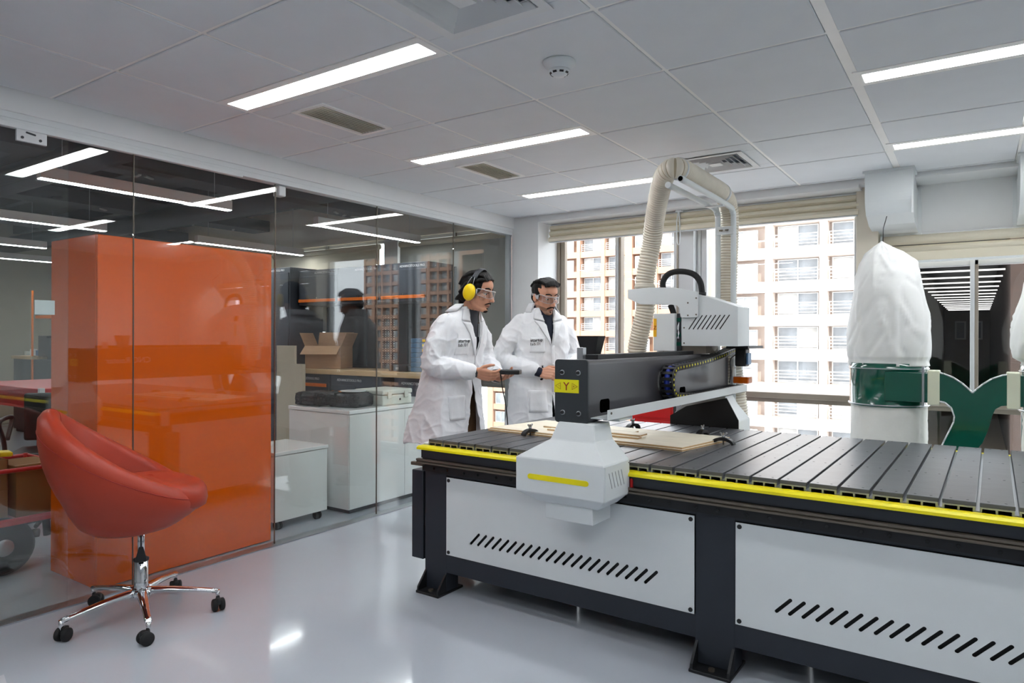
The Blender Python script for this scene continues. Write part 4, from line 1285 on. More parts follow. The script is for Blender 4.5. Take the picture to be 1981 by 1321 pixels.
# open cardboard box on the bench
t = thing('open_cardboard_box', 'open cardboard box with raised flaps on the workbench', 'box', (-2.86, 3.58, 0.913), R(24))
w, d, h = 0.2, 0.15, 0.235
b = MB()
b.bx(-w, w, -d, d, 0, 0.004).bx(-w, w, -d, -d + 0.004, 0, h).bx(-w, w, d - 0.004, d, 0, h).bx(-w, -w + 0.004, -d, d, 0, h).bx(w - 0.004, w, -d, d, 0, h)
b.build('carton', 'cardboard', t)
for (o_, ax, ang, sx) in (((0, -d, h), 'X', 150, (2 * w, 0.14)), ((0, d, h), 'X', 20, (2 * w, 0.14)),):
    M = Matrix.Translation(o_) @ Matrix.Rotation(R(ang if ang < 90 else 62), 4, 'X')
    MB().bx(-sx[0] / 2, sx[0] / 2, -0.14 if ang > 90 else 0, 0 if ang > 90 else 0.004, 0, 0.004 if ang > 90 else 0.15, M=Matrix.Translation(o_) @ Matrix.Rotation(R(38 if ang > 90 else -14), 4, 'X')).build('flap', 'cardboard', t)
for sgn in (-1, 1):
    M = Matrix.Translation((sgn * w, 0, h)) @ Matrix.Rotation(R(sgn * 24), 4, 'Y')
    MB().bx(-0.002, 0.002, -d, d, 0, 0.15, M=M).build('flap', 'cardboard', t)
# blue organiser stack: each case a thing
for k in range(7):
    t = thing('organiser_case', 'blue organiser case, number %s from the bottom of the stack on the bench' % ('one', 'two', 'three', 'four', 'five', 'six', 'seven')[k], 'case', (-1.45, 3.62, 0.9135 + 0.046 * k), 0, 'stacked blue organiser cases')
    MB().bx(-0.17, 0.17, -0.12, 0.12, 0.001, 0.043, r=0.005).build('body', 'blue_plastic', t)
    for x in (-0.02, 0.06):
        MB().bx(x, x + 0.035, -0.126, -0.119, 0.01, 0.034, r=0.002).build('latch', 'muff_yellow', t)
t = thing('black_tool_case', 'flat black tool case on the bench beside the blue stack', 'case', (-1.77, 3.60, 0.9135))
MB().bx(-0.12, 0.12, -0.12, 0.12, 0, 0.06, r=0.006).build('body', 'black_plastic', t)
MB().bx(-0.02, 0.02, -0.127, -0.12, 0.02, 0.04).build('latch', 'aluminium', t)

# red bench, arm chair and wagon at the far left
t = thing('red_bench', 'red steel bench at the left edge of the photo', 'bench', (-3.32, 1.12, -0.075))
MB().bx(-0.75, 0.55, -0.3, 0.42, 0.895, 0.935, r=0.005).build('bench_top', 'red_paint', t)
MB().bx(-0.75, 0.54, -0.29, -0.27, 0.78, 0.895).build('apron', 'red_paint', t)
for x in (-0.68, 0.46):
    for y in (-0.24, 0.34):
        MB().bx(x - 0.035, x + 0.07, y - 0.035, y + 0.035, 0.075, 0.895, r=0.004).build('leg', 'red_paint', t)
MB().bx(0.52, 0.556, -0.305, -0.27, 0.90, 0.94, r=0.003).build('corner_cap', 'white_metal', t)
t = thing('black_office_chair', 'black office chair with a looped armrest standing before the red bench', 'chair', (-2.16, 0.62, 0), R(-35))
t.scale = (0.88, 0.88, 0.88)
MB().bx(-0.22, 0.22, -0.22, 0.22, 0.50, 0.58, r=0.03, seg=3).build('seat', 'black_plastic', t)
MB().bx(-0.25, -0.20, -0.2, 0.2, 0.62, 0.98, r=0.02, seg=3).build('backrest', 'black_plastic', t)
for y in (-0.25, 0.25):
    MB().tube(bez([(0.02, y, 0.54), (0.06, y, 0.66), (0.16, y, 0.78), (0.10, y, 0.815), (-0.1, y, 0.815), (-0.12, y, 0.78), (-0.02, y, 0.66)]), 0.016, n=10).build('armrest', 'black_plastic', t)
MB().cyl((0, 0, 0.1), (0, 0, 0.5), 0.025, n=14).build('column', 'black_plastic', t)
for k in range(5):
    a = R(72 * k)
    l = MB().tube([(0, 0, 0.11), (0.27 * math.cos(a), 0.27 * math.sin(a), 0.075)], [0.022, 0.014], n=10).build('base_leg', 'black_plastic', t)
    MB().lathe([(0.012, -0.02), (0.028, -0.02), (0.03, 0), (0.028, 0.02), (0.012, 0.02)], n=16, M=frame_M((0.27 * math.cos(a), 0.27 * math.sin(a), 0.03), (math.cos(a), math.sin(a), 0), (-math.sin(a), math.cos(a), 0))).build('caster', 'black_rubber', l)
t = thing('garden_wagon', 'red tube wagon with fat tyres at the left edge', 'wagon', (-1.50, -0.05, 0), R(90))
for x in (-0.42, 0.40):
    for y in (-0.20, 0.26):
        MB().cyl((x, y, 0.28), (x, y, 0.56), 0.012, n=8).build('corner_post', 'red_paint', t)
MB().bx(-0.44, 0.42, -0.22, 0.28, 0.26, 0.285, r=0.004).build('deck', 'red_paint', t)
for z in (0.285, 0.545):
    b = MB().tube([(-0.43, -0.21, z), (0.41, -0.21, z), (0.41, 0.27, z), (-0.43, 0.27, z)], 0.012, n=8, closed=True)
    b.build('rail', 'red_paint', t)
def tyre(x, y):
    M = frame_M((x, y, 0.15), (1, 0, 0), (0, 1, 0))
    w = MB().lathe([(0.07, -0.04), (0.12, -0.048), (0.142, -0.035), (0.15, 0.0), (0.142, 0.035), (0.12, 0.048), (0.07, 0.04)], n=28, M=M).build('tyre', 'black_rubber', t)
    MB().lathe([(0.012, -0.045), (0.07, -0.036), (0.07, 0.036), (0.012, 0.045)], n=20, M=M).build('rim', 'aluminium', w)
for x in (-0.33, 0.13):
    tyre(x, -0.17); tyre(x, 0.24)
MB().cyl((0.13, -0.2, 0.15), (0.13, 0.28, 0.15), 0.012, n=8).build('axle', 'black_plastic', t)
MB().cyl((-0.33, -0.2, 0.15), (-0.33, 0.28, 0.15), 0.012, n=8).build('axle', 'black_plastic', t)
MB().tube([(0.13, -0.1, 0.15), (0.18, -0.1, 0.26)], 0.012, n=8).build('strut', 'black_plastic', t)
MB().bx(0.05, 0.42, -0.03, 0.03, 0.21, 0.25).build('steering_arm', 'black_plastic', t)
MB().tube([(0.40, 0.0, 0.26), (0.41, 0.0, 0.12)], 0.02, n=8).build('handle_joint', 'black_plastic', t)
t = thing('wagon_carton', 'open brown carton lying in the wagon', 'box', (-1.55, -0.12, 0.286), R(90))
MB().bx(-0.3, 0.24, -0.19, 0.17, 0.0, 0.15, r=0.003).build('lower_carton', 'kraft_dark', t)
b = MB()
b.bx(-0.3, 0.24, -0.19, -0.186, 0.152, 0.31).bx(-0.3, 0.24, 0.166, 0.17, 0.152, 0.31).bx(0.236, 0.24, -0.19, 0.17, 0.152, 0.31).bx(-0.3, -0.296, -0.19, 0.17, 0.152, 0.31).bx(-0.3, 0.24, -0.19, 0.17, 0.15, 0.154)
b.build('upper_carton', 'kraft_dark', t)
t = thing('small_carton', 'small brown carton at the end of the wagon', 'box', (-1.48, 0.245, 0.286), R(90))
MB().bx(-0.10, 0.10, -0.15, 0.14, 0.0, 0.27, r=0.003).build('carton', 'kraft_dark', t)
MB().bx(-0.1, 0.1, -0.14, -0.12, 0.27, 0.273).build('flap', 'cardboard', t)
b = MB().ball((0, 0, 0.05), (0.17, 0.12, 0.06), n=8)
rnd = random.Random(4)
for v in b.bm.verts:
    v.co += Vector((rnd.uniform(-1, 1), rnd.uniform(-1, 1), rnd.uniform(-1, 1))) * 0.012
t = tag(b.build('dark_cloth', 'navy_shirt'), 'crumpled dark cloth piled in the open carton', 'cloth'); t.location = (-1.56, -0.12, 0.50)
t = tag(MB().bx(-0.09, 0.09, -0.05, 0.05, 0, 0.025, r=0.008).build('yellow_glove', 'muff_yellow'), 'yellow work glove hanging over the carton edge', 'glove'); t.location = (-1.50, 0.09, 0.602); t.rotation_euler = (0, R(4), R(80))

# far cabinets and shelf beyond the wagon
t = thing('tool_station', 'dark tool station with an orange upright far behind the wagon', 'cabinet', (-6.9, 2.65, 0))
MB().bx(-0.7, 0.75, -0.25, 0.3, 0.04, 0.95, r=0.004).build('base_cabinet', 'cabinet_dark', t)
MB().bx(-0.7, 0.75, -0.22, 0.28, 0.0, 0.04).build('plinth', 'cabinet_dark', t)
MB().bx(-0.72, -0.1, -0.27, 0.3, 0.95, 0.99).build('worktop', 'bench_wood', t)
MB().bx(-0.1, 0.15, -0.2, 0.25, 0.99, 1.25, r=0.004).build('side_module', 'cabinet_dark', t)
MB().bx(0.15, 0.75, -0.2, 0.25, 0.95, 1.22, r=0.004).build('side_module', 'cabinet_dark', t)
for x in (-0.68, -0.16):
    MB().bx(x, x + 0.03, 0.2, 0.26, 0.95, 1.85).build('upright', 'cabinet_slate', t)
MB().bx(-0.14, -0.105, -0.262, -0.25, 0.3, 1.82).build('orange_strip', 'bright_orange', t)
MB().bx(-0.7, -0.1, 0.0, 0.24, 1.48, 1.52).build('shelf', 'bright_orange', t)
MB().bx(-0.7, -0.1, 0.22, 0.26, 1.78, 1.82).build('top_rail', 'cabinet_slate', t)
rnd = random.Random(11)
for k in range(7):
    tt = thing('parts_bin', 'small parts bin, %s from the left on the far tool station worktop' % ('first', 'second', 'third', 'fourth', 'fifth', 'sixth', 'seventh')[k], 'bin', (-7.56 + 0.085 * k, 2.55 + 0.05 * (k % 2), 0.991), 0, 'bins on the far tool station')
    s = 0.03 + 0.008 * (k % 3)
    MB().bx(-0.036, 0.036, -0.03, 0.03, 0, s * 1.8, r=0.004).build('tub', ('case_grey', 'blue_plastic', 'ink_white')[k % 3], tt)
t = thing('monitor', 'small screen leaning on the far tool station', 'screen', (-6.25, 2.40, 0.0))
MB().bx(-0.02, 0.02, 0.16, 0.2, 1.221, 1.24).build('stand', 'black_plastic', t)
MB().bx(-0.12, 0.12, 0.15, 0.17, 1.24, 1.38, r=0.004).build('screen', 'case_grey', t)

# ================================================================ ORANGE TUB CHAIR
t = thing('tub_chair', 'orange leather tub chair on a chrome five-star base with casters', 'chair', (-0.205, 0.215, 0), R(62))
NT = 64
def rim(th):
    x = -0.075 + 0.30 * math.cos(th)
    y = 0.332 * math.sin(th)
    u = (x + 0.375) / 0.60
    z = 0.905 - 0.375 * max(0, min(1, u)) ** 0.8
    return Vector((x, y, z))
def bot(th):
    return Vector((-0.05 + 0.15 * math.cos(th), 0.175 * math.sin(th), 0.405))
b = MB()
cols = []
for i in range(NT):
    th = 2 * math.pi * i / NT
    Rm, Bt = rim(th), bot(th)
    out = Vector((math.cos(th), math.sin(th) , 0)).normalized()
    col = [Vector((-0.05 + 0.08 * math.cos(th), 0.09 * math.sin(th), 0.398))]
    for k in range(11):
        u = k / 10
        p = Bt.lerp(Rm, u)
        p += out * (0.060 * math.sin(math.pi * min(1, u * 0.98)) ** 0.8)
        if u < 0.25:
            p.z = Bt.z + (p.z - Bt.z) * (0.35 + 2.6 * u)
        col.append(p)
    w = 0.036
    for k in range(1, 8):
        a = math.pi * k / 8
        col.append(Rm + out * (-w + w * math.cos(a)) + Vector((0, 0, w * 0.95 * math.sin(a))))
    inner_top = Rm - out * (2 * w)
    zin = min(0.545, inner_top.z - 0.004)
    for k in range(0, 6):
        u = k / 5
        p = inner_top.copy()
        p.x += (-0.05 - p.x) * 0.12 * u; p.y *= 1 - 0.12 * u
        p.z = inner_top.z + (zin - inner_top.z) * u
        col.append(p)
    col.append(Vector((-0.05, 0, 0.52)).lerp(col[-1], 0.3)); col[-1].z = zin - 0.004
    cols.append(col)
m = len(cols[0])
verts = [v for c in cols for v in c]
faces = []
for i in range(NT):
    j = (i + 1) % NT
    for k in range(m - 1):
        faces.append((i * m + k, j * m + k, j * m + k + 1, i * m + k + 1))
faces.append(tuple(i * m for i in range(NT))[::-1])
faces.append(tuple(i * m + m - 1 for i in range(NT)))
nv, nf = b._new(verts, faces, smooth=True)
bmesh.ops.recalc_face_normals(b.bm, faces=nf)
b.build('shell', 'orange_leather', t)
# cushion: rounded D shape that pokes out at the front
prof = []
for k in range(40):
    a = 2 * math.pi * k / 40
    x = 0.035 + 0.235 * math.copysign(abs(math.cos(a)) ** 0.75, math.cos(a))
    y = 0.225 * math.copysign(abs(math.sin(a)) ** 0.8, math.sin(a))
    prof.append((x, y))
b = MB()
lay = [(0.86, 0.505), (0.97, 0.52), (1.0, 0.55), (0.98, 0.585), (0.93, 0.603), (0.8, 0.614), (0.5, 0.622), (0.15, 0.625)]
vs = [((x - 0.03) * s + 0.03, y * s, z - 0.03 * max(0, (x - 0.12)) / 0.15) for s, z in lay for x, y in prof]
n = 40
fs = [(l * n + i, l * n + (i + 1) % n, (l + 1) * n + (i + 1) % n, (l + 1) * n + i) for l in range(len(lay) - 1) for i in range(n)]
fs.append(tuple(range(n))[::-1]); fs.append(tuple((len(lay) - 1) * n + i for i in range(n)))
b._new(vs, fs, smooth=True)
b.build('seat_cushion', 'orange_leather', t)
seam = []
for i in range(NT + 1):
    th = 2 * math.pi * i / NT
    c = cols[i % NT]
    seam.append(c[10] + (c[10] - Vector((-0.05, 0, c[10].z))).normalized() * 0.0008)
MB().tube(seam[:-1], 0.0014, n=5, closed=True).build('rim_seam', 'label_red', t)
ib = NT // 2
MB().tube([c + Vector((0.0016, 0, 0.0006)) for c in cols[ib][11:22]], 0.0011, n=5).build('back_seam', 'label_red', t)
MB().cyl((0, 0, 0.255), (0, 0, 0.41), 0.0145, n=18).build('gas_lift', 'chrome', t)
MB().lathe([(0.028, 0.085), (0.029, 0.12), (0.029, 0.255), (0.024, 0.258)], n=24).build('column', 'chrome', t)
MB().lathe([(0.031, 0.252), (0.032, 0.262), (0.02, 0.266)], n=20).build('column_collar', 'black_plastic', t)
MB().prism([(-0.008, 0.325), (0.008, 0.325), (0.022, 0.27), (0.022, 0.258), (-0.022, 0.258), (-0.022, 0.27)], -0.05, -0.04, axis='y', r=0.003).cyl((0, -0.045, 0.32), (0.0, -0.03, 0.40), 0.004, n=8).build('height_lever', 'black_plastic', t)
MB().lathe([(0.030, 0.085), (0.046, 0.09), (0.05, 0.105), (0.046, 0.122), (0.034, 0.13)], n=28).build('hub', 'chrome', t)
offs = R(-62)
for wx, wy in ((-0.22, -0.086), (0.085, 0.094), (-0.019, 0.439), (-0.543, 0.152), (-0.40, 0.50)):
    dx, dy = wx + 0.205, wy - 0.215
    a = math.atan2(dy, dx) + offs
    L = 0.315
    c, s = math.cos(a), math.sin(a)
    lg = MB().tube(bez([(0.03 * c, 0.03 * s, 0.118), (0.16 * c, 0.16 * s, 0.108), (L * c, L * s, 0.086)], 5), [0.021, 0.0205, 0.02, 0.019, 0.018, 0.017, 0.016, 0.015, 0.014, 0.0135, 0.013], n=12, squash=(0.8, 1.1)).build('base_leg', 'chrome', t)
    MB().cyl((L * c, L * s, 0.052), (L * c, L * s, 0.09), 0.0095, n=12).build('caster_stem', 'chrome', lg)
    ca = a + R(70 + 40 * (1 if wx > -0.1 else -1))
    cc, ss = math.cos(ca), math.sin(ca)
    px, py = L * c - 0.012 * cc, L * s - 0.012 * ss
    MB().bx(-0.022, 0.016, -0.011, 0.011, 0.03, 0.058, r=0.006, M=Matrix.Translation((px, py, 0)) @ Matrix.Rotation(ca, 4, 'Z')).build('caster_hood', 'black_plastic', lg)
    for d in (-0.0155, 0.0155):
        M = frame_M((px - d * ss, py + d * cc, 0.0275), (cc, ss, 0), (-ss, cc, 0))
        MB().lathe([(0.008, -0.0105), (0.022, -0.0105), (0.027, -0.007), (0.0275, 0.0), (0.027, 0.007), (0.022, 0.0105), (0.008, 0.0105)], n=20, M=M).build('caster_wheel', 'black_rubber', lg)

# ================================================================ DUST COLLECTOR
t = thing('dust_collector', 'green twin-drum dust collector with white filter bags by the window', 'dust collector', (2.838, 3.25, 0))
from mathutils import noise as _mn
noise_ = _mn.noise
def wrinkle(x, y, z):
    return 0.5 * math.sin(9 * x + 4 * z) * math.sin(7 * z - 5 * y) + 0.35 * math.sin(23 * x - 11 * z + 2) + 0.3 * math.sin(17 * y + 19 * z)
def bag(cx, lay, name, mat, seed, amp=0.012):
    b = MB()
    n = 96
    vs = []
    zs = np.linspace(0, len(lay) - 1, 80)
    for q in zs:
        i = min(int(q), len(lay) - 2); u = q - i
        l_1, l0, l1, l2 = lay[max(i - 1, 0)], lay[i], lay[i + 1], lay[min(i + 2, len(lay) - 1)]
        cr = lambda c: 0.5 * (2 * l0[c] + (l1[c] - l_1[c]) * u + (2 * l_1[c] - 5 * l0[c] + 4 * l1[c] - l2[c]) * u * u + (3 * l0[c] - l_1[c] - 3 * l1[c] + l2[c]) * u ** 3)
        z, rx, ry, ox = l0[0] + (l1[0] - l0[0]) * u, max(0.003, cr(1)), max(0.003, cr(2)), cr(3)
        for k in range(n):
            a = 2 * math.pi * k / n
            f = 0.55 * math.sin(2 * a + seed + 2.2 * z) + 0.5 * noise_(Vector((math.cos(a) * 1.2 + seed, math.sin(a) * 1.2, z * 2.0)))
            q1 = noise_(Vector((math.cos(a) * 1.9 + 2.3 * z, math.sin(a) * 1.9 - 1.6 * z + seed, z * 1.5)))
            fold = max(0.0, 1 - 7 * abs(q1)) ** 1.5
            q2 = noise_(Vector((math.cos(a) * 2.2 - 4.1 * z + 7, math.sin(a) * 2.2 + 3.4 * z + seed, z * 1.5)))
            fold2 = max(0.0, 1 - 8 * abs(q2)) ** 1.5
            g = amp * f + 0.75 * amp * fold - 0.55 * amp * fold2
            e = min(1, (rx + ry) / 0.2)
            vs.append((cx + ox + (rx + g * e) * math.cos(a), (ry + g * e) * math.sin(a), z))
    m = len(zs)
    fs = [(l * n + i, l * n + (i + 1) % n, (l + 1) * n + (i + 1) % n, (l + 1) * n + i) for l in range(m - 1) for i in range(n)]
    fs.append(tuple(range(n))[::-1]); fs.append(tuple((m - 1) * n + i for i in range(n)))
    b._new(vs, fs, smooth=True)
    return b.build(name, mat, t)
for cx, sd in ((-0.417, 0.0), (0.417, 2.3)):
    dr = MB().lathe([(0.206, 0.85), (0.212, 0.853), (0.212, 0.862), (0.206, 0.868), (0.206, 1.06), (0.210, 1.064), (0.210, 1.076), (0.206, 1.08), (0.206, 1.10), (0.198, 1.10), (0.198, 0.85)], n=56, c=(cx, 0, 0)).build('drum', 'green_gloss', t)
    MB().lathe([(0.2078, 0.858), (0.2145, 0.858), (0.2145, 0.864), (0.2078, 0.864)], n=56, c=(cx, 0, 0)).build('bead_ring', 'aluminium', dr)
    MB().lathe([(0.2065, 1.068), (0.2115, 1.068), (0.2115, 1.072), (0.2065, 1.072)], n=56, c=(cx, 0, 0)).build('bead_ring', 'aluminium', dr)
    # tangential inlet box on the drum side facing the bed
    sg = 1 if cx < 0 else -1
    MB().bx(min(cx + 0.0 * sg, cx + sg * 0.215), max(cx, cx + sg * 0.215), -0.214, -0.12, 0.89, 1.055, r=0.004).build('inlet_box', 'green_gloss', dr)
    MB().bx(cx + sg * 0.19 - 0.006, cx + sg * 0.19 + 0.006, -0.222, -0.206, 0.87, 1.09, r=0.003).build('band_clamp', 'aluminium', dr)
    MB().bx(min(cx + sg * 0.21, cx + sg * 0.268), max(cx + sg * 0.21, cx + sg * 0.268), -0.218, -0.10, 0.878, 1.068, r=0.006).build('tape_joint', 'tape', dr)
    bag(cx, [(1.085, 0.205, 0.205, 0), (1.115, 0.205, 0.205, 0), (1.14, 0.214, 0.214, 0.0 if cx < 0 else -0.03), (1.22, 0.217, 0.214, 0.0 if cx < 0 else -0.04), (1.36, 0.208, 0.205, -0.002 if cx < 0 else -0.03), (1.52, 0.188, 0.18, -0.004), (1.62, 0.172, 0.14, -0.004), (1.70, 0.152, 0.09, -0.006), (1.755, 0.100, 0.05, -0.024), (1.795, 0.045, 0.022, -0.034), (1.824, 0.004, 0.004, -0.036)], 'upper_bag', 'fabric_white', sd, 0.013)
    bag(cx, [(0.18, 0.16, 0.16, 0), (0.24, 0.196, 0.196, 0), (0.5, 0.199, 0.199, 0), (0.84, 0.198, 0.198, 0), (0.87, 0.197, 0.197, 0)], 'lower_bag', 'bag_tail', sd + 1.0, 0.007)
    MB().tube([(cx - 0.03, 0, 1.815), (cx - 0.028, 0.0, 1.90), (cx - 0.02, 0.1, 1.985)], 0.0025, n=6).build('hanging_cord', 'cabinet_dark', t)
# Y shaped duct between the drums
def arc2(cx, cz, r, a0, a1, n=10):
    return [(cx + r * math.cos(R(a0 + (a1 - a0) * k / n)), cz + r * math.sin(R(a0 + (a1 - a0) * k / n))) for k in range(n + 1)]
left = [(-0.16, 1.056), (-0.13, 1.05), (-0.085, 1.03), (-0.045, 1.0), (-0.015, 0.97), (0.0, 0.952)]
right = [(-x, z) for x, z in left[::-1]][1:]
lowr = [(0.16, 0.895), (0.125, 0.89), (0.10, 0.872), (0.088, 0.84), (0.07, 0.76), (0.045, 0.69), (0.0, 0.62)]
lowl = [(-0.16, 0.60), (-0.13, 0.68), (-0.105, 0.74), (-0.085, 0.79), (-0.082, 0.82), (-0.095, 0.865), (-0.125, 0.893), (-0.16, 0.9)]
yd = MB().prism(left + right + lowr + [(-0.02, 0.36), (-0.22, 0.36)] + lowl, -0.21, -0.115, axis='y', r=0.002).build('branch_duct', 'green_gloss', t)
for side, nm in ((left + right, 'duct_rim'), (lowl, 'duct_rim')):
    b = MB()
    for (x0, z0), (x1, z1) in zip(side[:-1], side[1:]):
        b.tube([(x0, -0.21, z0 + 0.002), (x1, -0.21, z1 + 0.002)], 0.0045, n=6)
    b.build(nm, 'white_metal', yd)
MB().tube([(-0.12, -0.165, 0.30), (-0.12, 0.05, 0.30)], 0.17, n=28).build('blower', 'green_gloss', t)
MB().tube([(-0.12, 0.05, 0.30), (-0.12, 0.30, 0.30)], 0.09, n=20).build('motor', 'cabinet_dark', t)
MB().bx(-0.5, 0.5, -0.22, 0.22, 0.06, 0.1, r=0.005).build('base_plate', 'green_gloss', t)
for cx in (-0.417, 0.417):
    for q in range(3):
        a = R(20 + 70 * q)
        MB().cyl((cx + 0.2 * math.cos(a), 0.2 * math.sin(a), 0.1 if abs(0.2 * math.sin(a)) < 0.3 else 0.1), (cx + 0.2 * math.cos(a), 0.2 * math.sin(a), 0.87), 0.009, n=8).build('drum_post', 'green_gloss', t)
for x in (-0.45, 0.45):
    for y in (-0.18, 0.18):
        caster(t, x, y, 0.03)

# ================================================================ PEOPLE
from mathutils import noise
from mathutils.bvhtree import BVHTree

def fuse(mb, voxel, it=3, name='fused'):
    """One continuous skin over overlapping closed shapes."""
    me = bpy.data.meshes.new(name)
    mb.bm.to_mesh(me); mb.bm.free()
    ob = bpy.data.objects.new(name, me)
    COL.objects.link(ob)
    r = ob.modifiers.new('r', 'REMESH'); r.mode = 'VOXEL'; r.voxel_size = voxel; r.use_smooth_shade = True
    s = ob.modifiers.new('s', 'SMOOTH'); s.factor = 0.5; s.iterations = it
    bpy.context.view_layer.update()
    out = bpy.data.meshes.new_from_object(ob.evaluated_get(bpy.context.evaluated_depsgraph_get()))
    bpy.data.objects.remove(ob); bpy.data.meshes.remove(me)
    out.name = name
    for p in out.polygons:
        p.use_smooth = True
    return out

def limb(b, pts, rad, n=14, squash=None):
    """Tapered limb with round ends."""
    P = bez(pts, 6)
    m = len(P)
    k = len(pts) - 1
    rs = []
    for i in range(m):
        u = i / (m - 1) * k
        j = min(int(u), k - 1)
        rs.append(rad[j] + (rad[j + 1] - rad[j]) * (u - j))
    b.tube(P, rs, n=n, squash=squash)
    if squash is None:
        b.ball(P[0], rs[0] * 0.99, n=8); b.ball(P[-1], rs[-1] * 0.99, n=8)

def hand(b, w, d, n, side, curl, thumb=0.5, sz=1.0):
    """Palm, four fingers of unequal length and a thumb, fused later with the forearm. D to the finger tips, N where the palm faces."""
    d = Vector(d).normalized(); n = Vector(n); n = (n - d * n.dot(d)).normalized()
    a = d.cross(n) if side == 'R' else n.cross(d)       # thumb side
    w = Vector(w)
    S = 0.092 * sz
    b.ball(w + d * 0.005, 0.026 * sz, n=8)
    for o, l in ((0.028, 0.95), (0.010, 1.0), (-0.010, 0.96), (-0.027, 0.88)):
        b.tube([w + d * 0.004 + a * o * 0.55 * sz, w + d * S * 0.55 * l + a * o * sz, w + d * S * l + a * o * sz], [0.019 * sz, 0.0165 * sz, 0.0125 * sz], n=10)
        b.ball(w + d * S * l + a * o * sz, 0.0122 * sz, n=6)
    for k, (o, L, l0) in enumerate(((0.029, 0.073, 0.95), (0.0102, 0.081, 1.0), (-0.0092, 0.075, 0.96), (-0.0275, 0.059, 0.88))):
        p = w + d * S * l0 + a * o * sz
        ang = 0.0
        for s, (f, r0, r1) in enumerate(((0.46, 0.0096, 0.0088), (0.31, 0.0088, 0.0080), (0.23, 0.0080, 0.0066))):
            ang += curl[s] * (1.0 + 0.05 * k)
            dd = (d * math.cos(ang) + n * math.sin(ang) + a * (0.05 - 0.035 * k) * math.cos(ang)).normalized()
            q = p + dd * (L * f * sz)
            b.tube([p, q], [r0 * sz, r1 * sz], n=9)
            b.ball(q, r1 * 0.99 * sz, n=5)
            p = q
    p = w + d * 0.022 * sz + a * 0.024 * sz
    t0 = (d * 0.66 + a * 0.72 + n * 0.25).normalized()
    t1 = (d * 0.93 + a * 0.25 + n * thumb).normalized()
    t2 = (d * 0.95 - a * 0.02 + n * (thumb + 0.15)).normalized()
    for dd, L, r0, r1 in ((t0, 0.036, 0.0150, 0.0118), (t1, 0.034, 0.0114, 0.0102), (t2, 0.027, 0.0100, 0.0076)):
        q = p + dd * (L * sz)
        b.tube([p, q], [r0 * sz, r1 * sz], n=9)
        b.ball(q, r1 * 0.99 * sz, n=5)
        p = q

def head_shapes(b, M):
    def e(c, r, rot=None):
        b.ball(c, r, n=12, M=M, rot=rot)
    def cap(p, q, r0, r1, n=12):
        b.tube([M @ Vector(p), M @ Vector(q)], [r0, r1], n=n); b.ball(M @ Vector(p), r0 * .99, n=7); b.ball(M @ Vector(q), r1 * .99, n=7)
    e((-0.014, 0, 0.036), (0.096, 0.076, 0.084))
    e((0.040, 0, 0.046), (0.050, 0.060, 0.052))
    e((0.024, 0, -0.045), (0.064, 0.058, 0.074))
    e((0.066, 0, -0.100), (0.024, 0.027, 0.019))
    for s in (-1, 1):
        cap((-0.012, 0.054 * s, -0.045), (0.008, 0.049 * s, -0.078), 0.018, 0.017)
        cap((0.008, 0.049 * s, -0.078), (0.062, 0.020 * s, -0.104), 0.017, 0.014)
        e((0.056, 0.042 * s, -0.024), (0.022, 0.022, 0.020))
        cap((0.078, 0.012 * s, 0.022), (0.062, 0.046 * s, 0.020), 0.0105, 0.0095)
        e((0.101, 0.011 * s, -0.041), (0.0095, 0.0082, 0.0078))
        rot = Matrix.Rotation(R(-12), 3, 'Y') @ Matrix.Rotation(R(-18 * s), 3, 'Z')
        e((-0.012, 0.079 * s, -0.012), (0.017, 0.007, 0.030), rot)
        e((-0.006, 0.076 * s, -0.034), (0.010, 0.007, 0.010))
    cap((0.086, 0, 0.012), (0.108, 0, -0.034), 0.0085, 0.0118)
    e((0.112, 0, -0.037), (0.0115, 0.0115, 0.0105))
    e((0.078, 0, -0.062), (0.016, 0.026, 0.016))
    e((0.085, 0, -0.067), (0.011, 0.022, 0.0052))
    e((0.082, 0, -0.0775), (0.011, 0.018, 0.0060))

def drape(poly_pts, faces, bvh, off, thick, x_far=1.0):
    """Lay flat (y, z) geometry on the front of a garment."""
    vs = []
    for y, z in poly_pts:
        hit = bvh.ray_cast(Vector((x_far, y, z)), Vector((-1, 0, 0)))
        x = hit[0].x if hit[0] is not None else 0.1
        vs.append(Vector((x + off, y, z)))
    n = len(vs)
    verts = vs + [v + Vector((thick, 0, 0)) for v in vs]
    fs = [tuple(reversed(f)) for f in faces] + [tuple(i + n for i in f) for f in faces]
    cnt = {}
    for f in faces:
        for i in range(len(f)):
            e = (f[i], f[(i + 1) % len(f)])
            cnt[e] = 1
    for (i, j) in list(cnt):
        if (j, i) not in cnt:
            fs.append((i, j, j + n, i + n))
    return verts, fs

def patch(outline_fn, nu, nv):
    pts = [outline_fn(u / nu, v / nv) for v in range(nv + 1) for u in range(nu + 1)]
    fs = [(v * (nu + 1) + u, v * (nu + 1) + u + 1, (v + 1) * (nu + 1) + u + 1, (v + 1) * (nu + 1) + u) for v in range(nv) for u in range(nu)]
    return pts, fs

def drape_obj(name, mat, pts, fs, bvh, off, thick, parent, smooth=True):
    v, f = drape(pts, fs, bvh, off, thick)
    b = MB()
    nv, nf = b._new(v, f, smooth=smooth)
    bmesh.ops.recalc_face_normals(b.bm, faces=nf)
    return b.build(name, mat, parent)

def quadpatch(c0, c1, c2, c3):
    """Corners bottom-left, bottom-right, top-right, top-left as (y, z)."""
    def fn(u, v):
        a = (c0[0] + (c1[0] - c0[0]) * u, c0[1] + (c1[1] - c0[1]) * u)
        b_ = (c3[0] + (c2[0] - c3[0]) * u, c3[1] + (c2[1] - c3[1]) * u)
        return (a[0] + (b_[0] - a[0]) * v, a[1] + (b_[1] - a[1]) * v)
    return fn

